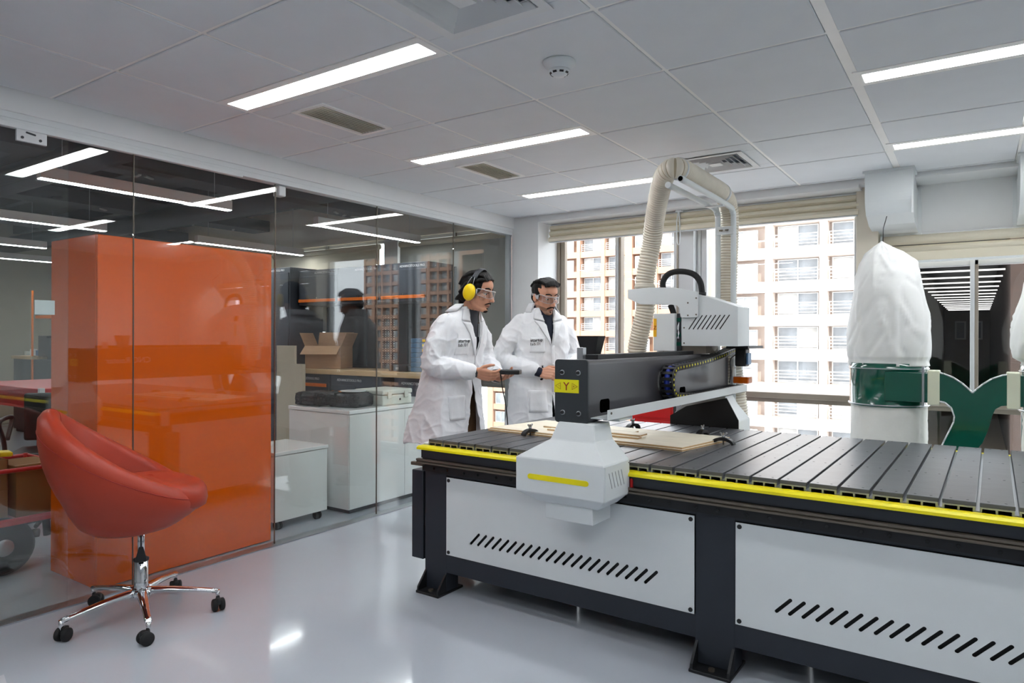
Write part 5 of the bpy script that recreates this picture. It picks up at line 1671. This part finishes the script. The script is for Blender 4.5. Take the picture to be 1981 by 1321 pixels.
def drape_text(s, size, bvh, y, z, mat, parent, bold=0.0, tilt=0.0):
    cu = bpy.data.curves.new('lettering', 'FONT'); cu.body = s; cu.size = size; cu.resolution_u = 2; cu.offset = bold
    ob = bpy.data.objects.new('lettering', cu); COL.objects.link(ob)
    bpy.context.view_layer.update()
    me = bpy.data.meshes.new_from_object(ob.evaluated_get(bpy.context.evaluated_depsgraph_get()))
    bpy.data.objects.remove(ob)
    ct, st_ = math.cos(tilt), math.sin(tilt)
    pts = [(y + v.co.x * ct - v.co.y * st_, z + v.co.x * st_ + v.co.y * ct) for v in me.vertices]
    fs = [tuple(p.vertices) for p in me.polygons]
    bpy.data.meshes.remove(me)
    return drape_obj('lettering', mat, pts, fs, bvh, 0.0066, 0.0006, parent, smooth=False)

def person(label, loc, rz, J, head, coat, hands, shirt_mat, trouser_mat, hair_fn, beard_fn, stubble, muffs=False):
    V = Vector
    # ---------- body: one continuous skin
    b = MB()
    HM = Matrix.Translation(head['c']) @ Matrix.Rotation(head['yaw'], 4, 'Z') @ Matrix.Rotation(head['roll'], 4, 'X') @ Matrix.Rotation(head['pitch'], 4, 'Y')
    head_shapes(b, HM)
    jaw = HM @ V((-0.02, 0, -0.06))
    limb(b, [J['neck'], (V(J['neck']) + jaw) / 2, jaw], [0.060, 0.055, 0.056])
    limb(b, [J['pelvis'], J['waist'], J['chest'], J['neck']], [0.125, 0.112, 0.12, 0.06])
    limb(b, [Vector(J['shR']) + Vector((0, 0.03, -0.04)), J['chest'], Vector(J['shL']) + Vector((0, -0.03, -0.04))], [0.045, 0.08, 0.045])
    for s in 'RL':
        limb(b, [Vector(J['sh' + s]) + Vector((0, 0.03 if s == 'R' else -0.03, -0.04)), J['el' + s], J['wr' + s]], [0.042, 0.038, 0.027])
        h = hands[s]
        hand(b, J['wr' + s], h['d'], h['n'], s, h['curl'], h.get('thumb', 0.4))
        limb(b, [J['hip' + s], J['kn' + s], J['an' + s]], [0.082, 0.055, 0.04])
        a = V(J['an' + s])
        b.ball((a.x + 0.05, a.y, 0.045), (0.12, 0.045, 0.036), n=8)
    me = fuse(b, 0.0036, 3, 'person')
    me.materials.append(MATS['skin'])
    sm_ = bpy.data.materials.get('stubble') or pm('stubble', (150, 112, 92), 0.65, var=0.16, scale=160)
    me.materials.append(MATS['stubble'])
    inv = HM.inverted()
    if stubble:
        for p in me.polygons:
            q = inv @ p.center
            if q.z < -0.052 - 0.35 * max(0, -q.x + 0.02) and q.z > -0.125 and q.x > -0.03 and not (abs(q.y) < 0.02 and -0.086 < q.z < -0.062 and q.x > 0.07) and q.x < 0.105:
                if q.z < -0.06 - 0.2 * (0.06 - abs(q.y)):
                    p.material_index = 1
    o = link('person', me)
    o.location = loc
    o.rotation_euler = (0, 0, rz)
    tag(o, label, 'person')
    # ---------- face details
    def hp(bm_, name, mat, extra=None):
        ob = bm_.build(name, mat, o, extra=extra)
        ob.matrix_local = HM
        return ob
    for s in (-1, 1):
        e = hp(MB().ball((0.0625, 0.031 * s, 0.001), 0.0122, n=8), 'eye', 'eye_white')
        MB().ball((0.0732, 0.0305 * s, -0.0035), (0.0025, 0.0058, 0.0058), n=6).build('iris', 'iris', e)
        hp(MB().tube(bez([(0.069, 0.018 * s, 0.0075), (0.0735, 0.031 * s, 0.0065), (0.063, 0.045 * s, 0.002)], 5), 0.0048, n=8), 'eyelid', 'skin')
        hp(MB().tube(bez([(0.0885, 0.013 * s, 0.0275), (0.083, 0.032 * s, 0.034), (0.066, 0.051 * s, 0.028)], 5), [0.0035] * 5 + [0.0042] * 5 + [0.002], n=6), 'eyebrow', 'hair')
    hp(MB().tube(bez([(0.082, -0.021, -0.0735), (0.0945, -0.008, -0.0715), (0.095, 0.008, -0.0715), (0.082, 0.021, -0.0735)], 4), 0.0022, n=6).ball((0.091, 0, -0.0785), (0.006, 0.015, 0.0036), n=6), 'mouth', 'lips')
    bb = MB(); beard_fn(bb)
    bme = fuse(bb, 0.0022, 1, 'facial_hair'); bme.materials.append(MATS['beard'])
    ob = link('facial_hair', bme, o); ob.matrix_local = HM
    hb = MB(); hair_fn(hb)
    hme = fuse(hb, 0.0034, 2, 'hair'); hme.materials.append(MATS['hair'])
    nrm = [v.normal.copy() for v in hme.vertices]
    for v, vn in zip(hme.vertices, nrm):
        q = v.co.copy()
        v.co = q + vn * (0.0016 * math.sin(190 * q.y + 14 * q.x + 4 * noise.noise(q * 16)) + 0.002 * noise.noise(V((q.x * 12, q.y * 70, q.z * 16))))
    ob = link('hair', hme, o); ob.matrix_local = HM
    # ---------- clear safety glasses
    gl = MB()
    nu = 20
    def lens(u, v, r):
        a = R(-86 + 172 * u)
        k = 1 + 0.0 * v
        zz = -0.026 + 0.046 * v
        if abs(a) > 1.0:
            zz = zz * (1 - 0.35 * (abs(a) - 1.0)) + 0.004
        if v < 0.5 and abs(a) < 0.22:
            zz += 0.016 * (1 - abs(a) / 0.22) * (1 - 2 * v)
        return V((0.022 + (0.088 + r) * math.cos(a) * k, (0.080 + r) * math.sin(a) * k, zz))
    vs = [lens(u / nu, v / 4, r) for r in (0, 0.0018) for v in range(5) for u in range(nu + 1)]
    w = nu + 1
    fs = []
    for v in range(4):
        for u in range(nu):
            i = v * w + u
            fs.append((i, i + w, i + w + 1, i + 1)); j = i + 5 * w
            fs.append((j, j + 1, j + w + 1, j + w))
    gl._new(vs, fs, smooth=True)
    g = hp(gl, 'safety_glasses', 'clear_plastic')
    top = [lens(u / nu, 1, 0.001) for u in range(nu + 1)]
    low = [lens(u / nu, 0, 0.001) for u in range(nu + 1)]
    MB().tube(top, 0.0022, n=6).tube(low, 0.0014, n=6).build('lens_rim', 'frosted_plastic', g)
    for s in (-1, 1):
        M = Matrix.Translation((0.0, 0.082 * s, 0.0))
        MB().bx(-0.045, 0.03, -0.0015, 0.0015, -0.004, 0.012, r=0.001, M=M).bx(0.005, 0.032, -0.002, 0.002, -0.014, 0.016, r=0.001, M=M).build('temple_arm', 'frosted_plastic', g)
    # ---------- ear muffs
    if muffs:
        mf = MB()
        arc = [V((-0.010 + 0.012 * math.sin(R(a)), 0.104 * math.cos(R(a)), 0.006 + 0.136 * math.sin(R(a)))) for a in range(30, 151, 6)]
        for dx in (-0.012, -0.004, 0.004, 0.012):
            mf.tube([p + V((dx, 0, 0)) for p in arc], 0.0052, n=8)
        mo = hp(mf, 'ear_muffs', 'cabinet_dark')
        for s in (-1, 1):
            M = frame_M((-0.010, 0.086 * s, -0.012), (1, 0, 0), (0, s, 0)) @ Matrix.Diagonal((0.94, 1.22, 1, 1))
            MB().lathe([(0.034, 0.0), (0.042, 0.004), (0.043, 0.012), (0.040, 0.016)], n=28, M=M).build('cushion', 'black_plastic', mo)
            MB().lathe([(0.0425, 0.013), (0.0435, 0.017), (0.041, 0.027), (0.033, 0.034), (0.018, 0.0365), (0.0, 0.037)], n=28, M=M).build('cup', 'muff_yellow', mo)
            for dx in (-0.016, 0.016):
                MB().tube(bez([(-0.010 + dx * 1.3, 0.112 * s, -0.005), (-0.011 + dx * 1.1, 0.109 * s, 0.04), (-0.008 + dx * 0.6, 0.093 * s, 0.082)], 5), 0.0018, n=6).build('wire', 'aluminium', mo)
    # ---------- shirt, trousers, shoes
    sb = MB()
    limb(sb, [J['pelvis'], J['waist'], J['chest'], V(J['neck']) - V((0.005, 0, 0.02))], [0.142, 0.127, 0.132, 0.074])
    limb(sb, [V(J['shR']) + V((0, 0.05, -0.05)), J['chest'], V(J['shL']) + V((0, -0.05, -0.05))], [0.045, 0.09, 0.045])
    nk = V(J['neck'])
    sb.tube([nk - V((0.01, 0, 0.03)), nk + (jaw - nk) * 0.10], [0.080, 0.070], n=24)
    for s in 'RL':
        wv = V(J['wr' + s]); ev = V(J['el' + s])
        limb(sb, [ev, ev.lerp(wv, 0.97)], [0.038, 0.034])
    sme = fuse(sb, 0.008, 3, 'shirt'); sme.materials.append(MATS[shirt_mat])
    link('shirt', sme, o)
    tb = MB()
    limb(tb, [J['pelvis'], V(J['pelvis']) + V((0, 0, 0.1))], [0.15, 0.14])
    for s in 'RL':
        limb(tb, [J['hip' + s], J['kn' + s], V(J['an' + s]) + V((0, 0, -0.02))], [0.105, 0.082, 0.07])
    tme = fuse(tb, 0.010, 3, 'trousers'); tme.materials.append(MATS[trouser_mat])
    link('trousers', tme, o)
    for s in 'RL':
        a = V(J['an' + s])
        shb = MB().ball((a.x + 0.055, a.y, 0.045), (0.14, 0.052, 0.044), n=10).bx(a.x - 0.08, a.x + 0.19, a.y - 0.045, a.y + 0.045, 0.0, 0.02, r=0.008)
        sh_me = fuse(shb, 0.006, 2, 'shoe'); sh_me.materials.append(MATS['shoe'])
        link('shoe', sh_me, o)
    # ---------- lab coat
    cb = MB()
    n = 40
    lay = coat['rings']          # (cx, cy, z, rx_front, rx_back, ry)
    zs = np.linspace(0, len(lay) - 1, 40)
    vs = []
    for q in zs:
        i = min(int(q), len(lay) - 2); u = q - i
        l = [lay[i][k] + (lay[i + 1][k] - lay[i][k]) * u for k in range(6)]
        for k in range(n):
            a = 2 * math.pi * k / n
            c, s = math.cos(a), math.sin(a)
            rx = l[3] if c > 0 else l[4]
            vs.append((l[0] + rx * math.copysign(abs(c) ** 0.85, c), l[1] + l[5] * math.copysign(abs(s) ** 0.85, s), l[2]))
    m = len(zs)
    fs = [(l * n + i, l * n + (i + 1) % n, (l + 1) * n + (i + 1) % n, (l + 1) * n + i) for l in range(m - 1) for i in range(n)]
    fs.append(tuple(range(n))[::-1]); fs.append(tuple((m - 1) * n + i for i in range(n)))
    nv, nf = cb._new(vs, fs)
    bmesh.ops.recalc_face_normals(cb.bm, faces=nf)
    for s in 'RL':
        sh, el, wr = V(J['sh' + s]), V(J['el' + s]), V(J['wr' + s])
        sh2 = sh + V((0, 0.03 if s == 'R' else -0.03, -0.012))
        end = el.lerp(wr, coat.get('cuff' + s, 0.9))
        limb(cb, [sh2, sh.lerp(el, 0.5) + V(coat.get('bulge' + s, (0, 0, 0))), el, el.lerp(wr, 0.45) + V((0, 0, -0.012)), end], [0.060, 0.067, 0.068, 0.062, 0.052], n=18)
    cme = fuse(cb, 0.0062, 4, 'lab_coat')
    sh_, el_ = {s: V(J['sh' + s]) for s in 'RL'}, {s: V(J['el' + s]) for s in 'RL'}
    nrm = [v.normal.copy() for v in cme.vertices]
    for v, vn in zip(cme.vertices, nrm):
        q = v.co.copy()
        d = 0.0065 * noise.noise(V((q.x * 9, q.y * 9, q.z * 4.5)) + V((rz * 3, 0, 0)))
        rdg = 1 - abs(noise.noise(V((q.x * 8 + q.z * 3, q.y * 8 - q.z * 2, q.z * 3.2)) + V((5, rz, 2))))
        d += 0.010 * (rdg ** 4 - 0.4)
        rd2 = 1 - abs(noise.noise(V((q.x * 10 - q.z * 12, q.y * 9 + q.z * 8, q.z * 4 + q.x * 4)) + V((1, 7 + rz, 3))))
        d += 0.0055 * (rd2 ** 5 - 0.3)
        for s in 'RL':
            de = (q - el_[s]).length
            if de < 0.17:
                ax = (V(J['wr' + s]) - el_[s]).normalized()
                ph = (q - el_[s]).dot(ax)
                rr = 1 - abs(noise.noise(V((ph * 16, q.y * 9 + q.x * 5, q.z * 10)) * 1.6))
                d += 0.016 * (rr ** 3 - 0.45) * (1 - de / 0.17)
        if q.z < 0.95:
            ang = math.atan2(q.y, q.x - lay[0][0])
            d += 0.012 * math.sin(ang * 5 + rz * 9 + 1.2 * noise.noise(q * 4)) * min(1, (0.95 - q.z) / 0.25)
        v.co = q + vn * d
    bm = bmesh.new(); bm.from_mesh(cme)
    vz, nz, vw, vc = coat['v']            # V bottom z, top z, half width at the top, y of the opening line
    fx = coat['front_x']
    def cut(p, nrm):
        bmesh.ops.bisect_plane(bm, geom=list(bm.verts) + list(bm.edges) + list(bm.faces), plane_co=p, plane_no=nrm, dist=1e-5)
    k = vw / (nz - vz)
    cut(V((0, vc, vz)), V((0, 1, -k)).normalized()); cut(V((0, vc, vz)), V((0, -1, -k)).normalized())
    oz, ok = coat['open']                # lower opening: apex z and slope
    cut(V((0, vc, oz)), V((0, 1, ok)).normalized()); cut(V((0, vc, oz)), V((0, -1, ok)).normalized())
    kill = []
    for f in bm.faces:
        c = f.calc_center_median()
        lean = coat['axis'](c.z)
        if c.x > lean and c.z > vz and abs(c.y - vc) < (c.z - vz) * k:
            kill.append(f)
        elif c.x > lean and c.z < oz and abs(c.y - vc) < (oz - c.z) * ok and f.normal.x > 0.05:
            kill.append(f)
        elif c.z > nz + 0.012 and abs(c.y) < 0.085:
            kill.append(f)
        elif f.normal.z < -0.6 and c.z < coat['rings'][0][2] + 0.02:
            kill.append(f)
        else:
            for s in 'RL':
                ax = (V(J['wr' + s]) - el_[s]).normalized()
                dv = c - el_[s]
                if (dv - ax * dv.dot(ax)).length < 0.075 and dv.dot(ax) > (V(J['wr' + s]) - el_[s]).length * coat.get('cuff' + s, 0.9) + 0.038 and (c - V(J['wr' + s])).length < 0.12:
                    if f.normal.dot(ax) > 0.3:
                        kill.append(f)
                    break
    bmesh.ops.delete(bm, geom=kill, context='FACES')
    bmesh.ops.recalc_face_normals(bm, faces=bm.faces)
    bvh = BVHTree.FromBMesh(bm)
    bm.to_mesh(cme); bm.free()
    cme.materials.clear(); cme.materials.append(MATS['coat_cloth'])
    for p in cme.polygons:
        p.use_smooth = True
    co = link('lab_coat', cme, o)
    so = co.modifiers.new('cloth', 'SOLIDIFY'); so.thickness = 0.004; so.offset = -1
    # collar, lapels, pockets, placket
    for s in (-1, 1):
        y0 = vc
        ztop = nz - 0.01
        lap = quadpatch((y0 + s * 0.006, vz), (y0 + s * 0.012, vz + 0.005), (y0 + s * (vw + 0.055), ztop - 0.075), (y0 + s * (vw * 0.62), ztop - 0.085))
        pts, fs = patch(lap, 5, 12)
        drape_obj('lapel', 'coat_cloth', pts, fs if s > 0 else [tuple(reversed(f)) for f in fs], bvh, 0.003, 0.005, co)
        colr = quadpatch((y0 + s * (vw * 0.66), ztop - 0.078), (y0 + s * (vw + 0.058), ztop - 0.064), (y0 + s * (vw + 0.035), ztop + 0.004), (y0 + s * (vw * 0.98), ztop + 0.006))
        pts, fs = patch(colr, 5, 6)
        drape_obj('collar', 'coat_cloth', pts, fs if s > 0 else [tuple(reversed(f)) for f in fs], bvh, 0.004, 0.006, co)
    # standing back of the collar
    nk = V(J['neck'])
    cl = []
    for kk in range(25):
        a = R(70 + 220 * kk / 24)
        cl.append((math.cos(a), math.sin(a)))
    b = MB()
    vsn = []
    up = (jaw - nk).normalized()
    for (h, rr) in ((-0.012, 0.098), (0.028, 0.088), (0.034, 0.092), (0.0, 0.110), (-0.03, 0.122)):
        for c, s in cl:
            vsn.append(nk + V((-0.008, 0, 0)) + up * h + V((rr * c * 0.92, rr * s, 0)))
    w = len(cl)
    b._new(vsn, [(r * w + i, r * w + i + 1, (r + 1) * w + i + 1, (r + 1) * w + i) for r in range(4) for i in range(w - 1)], smooth=True)
    cob = b.build('collar', 'coat_cloth', co)
    so = cob.modifiers.new('cloth', 'SOLIDIFY'); so.thickness = 0.004
    for s, (py0, py1, pz0, pz1) in coat['pockets']:
        pts, fs = patch(quadpatch((py0, pz0), (py1, pz0), (py1, pz1), (py0, pz1)), 8, 8)
        p = drape_obj('pocket', 'coat_cloth', pts, fs, bvh, -0.002, 0.0075, co)
        rimp = [(py0, pz1), (py0, pz0 + 0.02), (py0 + 0.02, pz0), (py1 - 0.02, pz0), (py1, pz0 + 0.02), (py1, pz1)]
    b = MB()
    z = vz - 0.03
    while z > oz - 0.02:
        hit = bvh.ray_cast(V((1, vc + 0.012, z)), V((-1, 0, 0)))
        if hit[0] is not None:
            b.lathe([(0.0075, 0), (0.0075, 0.003), (0.0, 0.004)], n=12, M=frame_M(hit[0], (0, 1, 0), (1, 0, 0)))
        z -= 0.10
    b.build('button', 'ink_white', co)
    pts, fs = patch(quadpatch((vc - 0.001, oz + 0.01), (vc + 0.026, oz + 0.01), (vc + 0.026, vz), (vc - 0.001, vz)), 2, 16)
    drape_obj('placket', 'coat_cloth', pts, fs, bvh, 0.0005, 0.0035, co)
    ly, lz, tilt = coat['logo']
    drape_text('startup', 0.0285, bvh, ly, lz, 'ink_black', co, 0.0004, tilt)
    drape_text('lab.01', 0.0285, bvh, ly + 0.002, lz - 0.026, 'ink_black', co, 0.0, tilt)
    return o

pm('frosted_plastic', (225, 228, 232), 0.3, var=0.02, alpha=0.55)

def hair_long(b):
    b.ball((-0.026, 0, 0.040), (0.100, 0.085, 0.089), n=14)
    b.ball((-0.070, 0, -0.025), (0.046, 0.070, 0.080), n=12)
    b.ball((-0.082, 0, -0.080), (0.030, 0.052, 0.034), n=10)
    for s in (-1, 1):
        b.ball((-0.030, 0.062 * s, 0.012), (0.052, 0.024, 0.052), n=10)
        b.tube([Vector(p) for p in ((0.060, 0.052 * s, 0.082), (0.01, 0.073 * s, 0.066), (-0.05, 0.074 * s, 0.03), (-0.095, 0.055 * s, -0.03))], [0.010, 0.016, 0.019, 0.012], n=10)
        b.tube([Vector(p) for p in ((-0.085, 0.05 * s, -0.045), (-0.108, 0.052 * s, -0.07), (-0.122, 0.054 * s, -0.078))], [0.018, 0.012, 0.003], n=8)
    for y in (-0.054, -0.042, -0.03, -0.018, -0.006, 0.006, 0.018, 0.03, 0.042, 0.054):
        b.tube([Vector(p) for p in ((0.078 - 3 * y * y, y * 0.95, 0.088 - 5 * y * y), (0.040, y * 1.1, 0.119 - 6 * y * y), (-0.03, y * 1.2, 0.125 - 6 * y * y), (-0.09, y * 1.1, 0.080 - 4 * y * y), (-0.113, y, 0.02))], [0.007, 0.010, 0.011, 0.011, 0.008], n=9)

def hair_short(b):
    b.ball((-0.028, 0, 0.040), (0.093, 0.080, 0.083), n=14)
    b.ball((-0.073, 0, -0.015), (0.034, 0.062, 0.060), n=12)
    for s in (-1, 1):
        b.ball((-0.022, 0.064 * s, 0.022), (0.048, 0.016, 0.040), n=10)
        b.tube([Vector((0.012, 0.0735 * s, 0.02)), Vector((0.012, 0.0745 * s, -0.012))], [0.012, 0.005], n=8)
    for y in (-0.054, -0.042, -0.03, -0.018, -0.006, 0.006, 0.018, 0.03, 0.042, 0.054):
        b.tube([Vector(p) for p in ((0.086 - 6 * y * y, y * 0.95 - 0.006, 0.094 - 5 * y * y), (0.060, y * 1.05, 0.116 - 6 * y * y), (0.0, y * 1.15, 0.125 - 6 * y * y), (-0.07, y * 1.1, 0.098 - 5 * y * y), (-0.108, y, 0.045))], [0.008, 0.012, 0.013, 0.012, 0.008], n=9)

def goatee(b):
    for s in (-1, 1):
        b.tube([Vector(p) for p in ((0.099, 0.003 * s, -0.0555), (0.0945, 0.014 * s, -0.0575), (0.080, 0.0265 * s, -0.067), (0.076, 0.0275 * s, -0.074))], [0.0038, 0.0048, 0.0034, 0.0016], n=8)
    b.ball((0.083, 0, -0.0935), (0.0075, 0.011, 0.008), n=8)
    b.ball((0.074, 0, -0.107), (0.017, 0.021, 0.0135), n=8)

def moustache(b):
    for s in (-1, 1):
        b.tube([Vector(p) for p in ((0.1005, 0.002 * s, -0.0545), (0.0955, 0.014 * s, -0.0570), (0.0815, 0.0265 * s, -0.066), (0.0765, 0.028 * s, -0.075))], [0.0050, 0.0062, 0.0048, 0.0022], n=8)
    b.ball((0.084, 0, -0.092), (0.006, 0.009, 0.006), n=8)

J1 = dict(pelvis=(0.0, 0, 0.95), waist=(0.02, 0, 1.08), chest=(0.075, 0, 1.25), neck=(0.135, 0, 1.425),
          shR=(0.085, -0.185, 1.345), shL=(0.085, 0.185, 1.345), elR=(0.045, -0.235, 1.085), elL=(0.10, 0.245, 1.10),
          wrR=(0.275, -0.085, 1.030), wrL=(0.315, 0.085, 0.995),
          hipR=(0, -0.095, 0.90), hipL=(0, 0.095, 0.90), knR=(0.02, -0.10, 0.49), knL=(0.03, 0.10, 0.49), anR=(-0.03, -0.11, 0.09), anL=(0.0, 0.11, 0.09))
coat1 = dict(rings=[(-0.01, 0, 0.585, 0.205, 0.255, 0.275), (-0.005, 0, 0.72, 0.19, 0.225, 0.255), (0.0, 0, 0.86, 0.175, 0.19, 0.232), (0.01, 0, 0.98, 0.16, 0.165, 0.212), (0.03, 0, 1.10, 0.150, 0.16, 0.20), (0.065, 0, 1.22, 0.145, 0.17, 0.212), (0.085, 0, 1.31, 0.122, 0.158, 0.200), (0.102, 0, 1.365, 0.088, 0.125, 0.160), (0.122, 0, 1.405, 0.072, 0.09, 0.112), (0.134, 0, 1.435, 0.062, 0.072, 0.083)],
             v=(1.13, 1.425, 0.062, 0.01), open=(1.0, 0.16), front_x=0.05, axis=lambda z: 0.02 + 0.26 * (z - 1.0) if z > 1.0 else 0.04,
             pockets=[('R', (-0.185, -0.065, 0.735, 0.885)), ('R', (-0.155, -0.06, 1.135, 1.235))], logo=(-0.150, 1.212, R(2)), cuffR=0.86, cuffL=0.86)
person('person in a white lab coat wearing yellow ear muffs and holding a controller', (0.055, 2.05, 0), 0.0, J1,
       dict(c=Vector((0.220, 0.0, 1.530)), yaw=R(13), pitch=R(13), roll=0.0), coat1,
       dict(R=dict(d=(0.90, 0.28, -0.22), n=(-0.12, 0.85, 0.42), curl=(0.45, 0.55, 0.4), thumb=0.55), L=dict(d=(0.88, -0.30, 0.02), n=(-0.05, -0.35, 0.9), curl=(0.22, 0.35, 0.3), thumb=0.55)),
       'charcoal_shirt', 'brown_trousers', hair_long, goatee, False, muffs=True)
J2 = dict(pelvis=(0.0, 0, 0.95), waist=(0.01, 0, 1.09), chest=(0.02, 0, 1.27), neck=(0.045, 0, 1.445),
          shR=(0.015, -0.195, 1.362), shL=(0.015, 0.195, 1.362), elR=(-0.01, -0.30, 1.10), elL=(0.02, 0.275, 1.10),
          wrR=(0.20, -0.105, 1.005), wrL=(0.22, 0.12, 1.0),
          hipR=(0, -0.095, 0.90), hipL=(0, 0.095, 0.90), knR=(0.01, -0.10, 0.49), knL=(0.02, 0.10, 0.49), anR=(-0.03, -0.11, 0.09), anL=(-0.02, 0.11, 0.09))
coat2 = dict(rings=[(0.0, 0, 0.60, 0.20, 0.20, 0.262), (0.0, 0, 0.74, 0.185, 0.185, 0.242), (0.0, 0, 0.88, 0.17, 0.17, 0.225), (0.0, 0, 1.0, 0.155, 0.155, 0.21), (0.01, 0, 1.12, 0.148, 0.15, 0.205), (0.02, 0, 1.24, 0.145, 0.15, 0.215), (0.022, 0, 1.325, 0.120, 0.138, 0.206), (0.03, 0, 1.385, 0.084, 0.11, 0.162), (0.04, 0, 1.425, 0.072, 0.084, 0.112), (0.045, 0, 1.452, 0.062, 0.07, 0.083)],
             v=(1.19, 1.445, 0.058, 0.0), open=(0.86, 0.10), front_x=0.02, axis=lambda z: 0.02,
             pockets=[('R', (-0.165, -0.045, 0.735, 0.885)), ('R', (-0.15, -0.055, 1.14, 1.245))], logo=(-0.155, 1.215, R(3)), cuffR=0.80, cuffL=0.86)
person('person in a white lab coat and navy shirt looking down behind the gantry beam', (0.285, 2.76, 0), R(-27), J2,
       dict(c=Vector((0.078, 0.0, 1.532)), yaw=R(6), pitch=R(17), roll=R(2)), coat2,
       dict(R=dict(d=(0.80, 0.55, -0.05), n=(-0.3, 0.75, -0.35), curl=(0.9, 1.0, 0.6), thumb=0.7), L=dict(d=(0.85, -0.4, 0.0), n=(0, -0.8, -0.3), curl=(0.9, 1.0, 0.6), thumb=0.7)),
       'navy_shirt', 'dark_trousers', hair_short, moustache, True)

# hand-held controller with cable
t = thing('hand_controller', 'black hand-held machine controller in the hands of the person with ear muffs', 'controller', (0.055 + 0.415, 2.05 + 0.022, 1.032), R(22))
MB().bx(-0.075, 0.095, -0.038, 0.038, -0.013, 0.015, r=0.006, seg=3).build('casing', 'black_plastic', t)
MB().bx(0.02, 0.088, -0.032, 0.032, 0.0145, 0.0165, r=0.002).build('display', 'black_gloss', t)
for i in range(3):
    for k in range(3):
        MB().bx(-0.045 + 0.02 * i, -0.033 + 0.02 * i, -0.026 + 0.02 * k, -0.014 + 0.02 * k, 0.014, 0.0165, r=0.002, seg=1).build('key', 'cabinet_slate', t)
MB().tube(bez([(-0.03, 0.0, -0.012), (-0.02, 0.01, -0.1), (0.0, 0.04, -0.25), (0.01, 0.06, -0.5), (0.0, 0.06, -0.8), (0.03, 0.1, -1.0)], 8), 0.0035, n=8).build('cable', 'black_plastic', t)
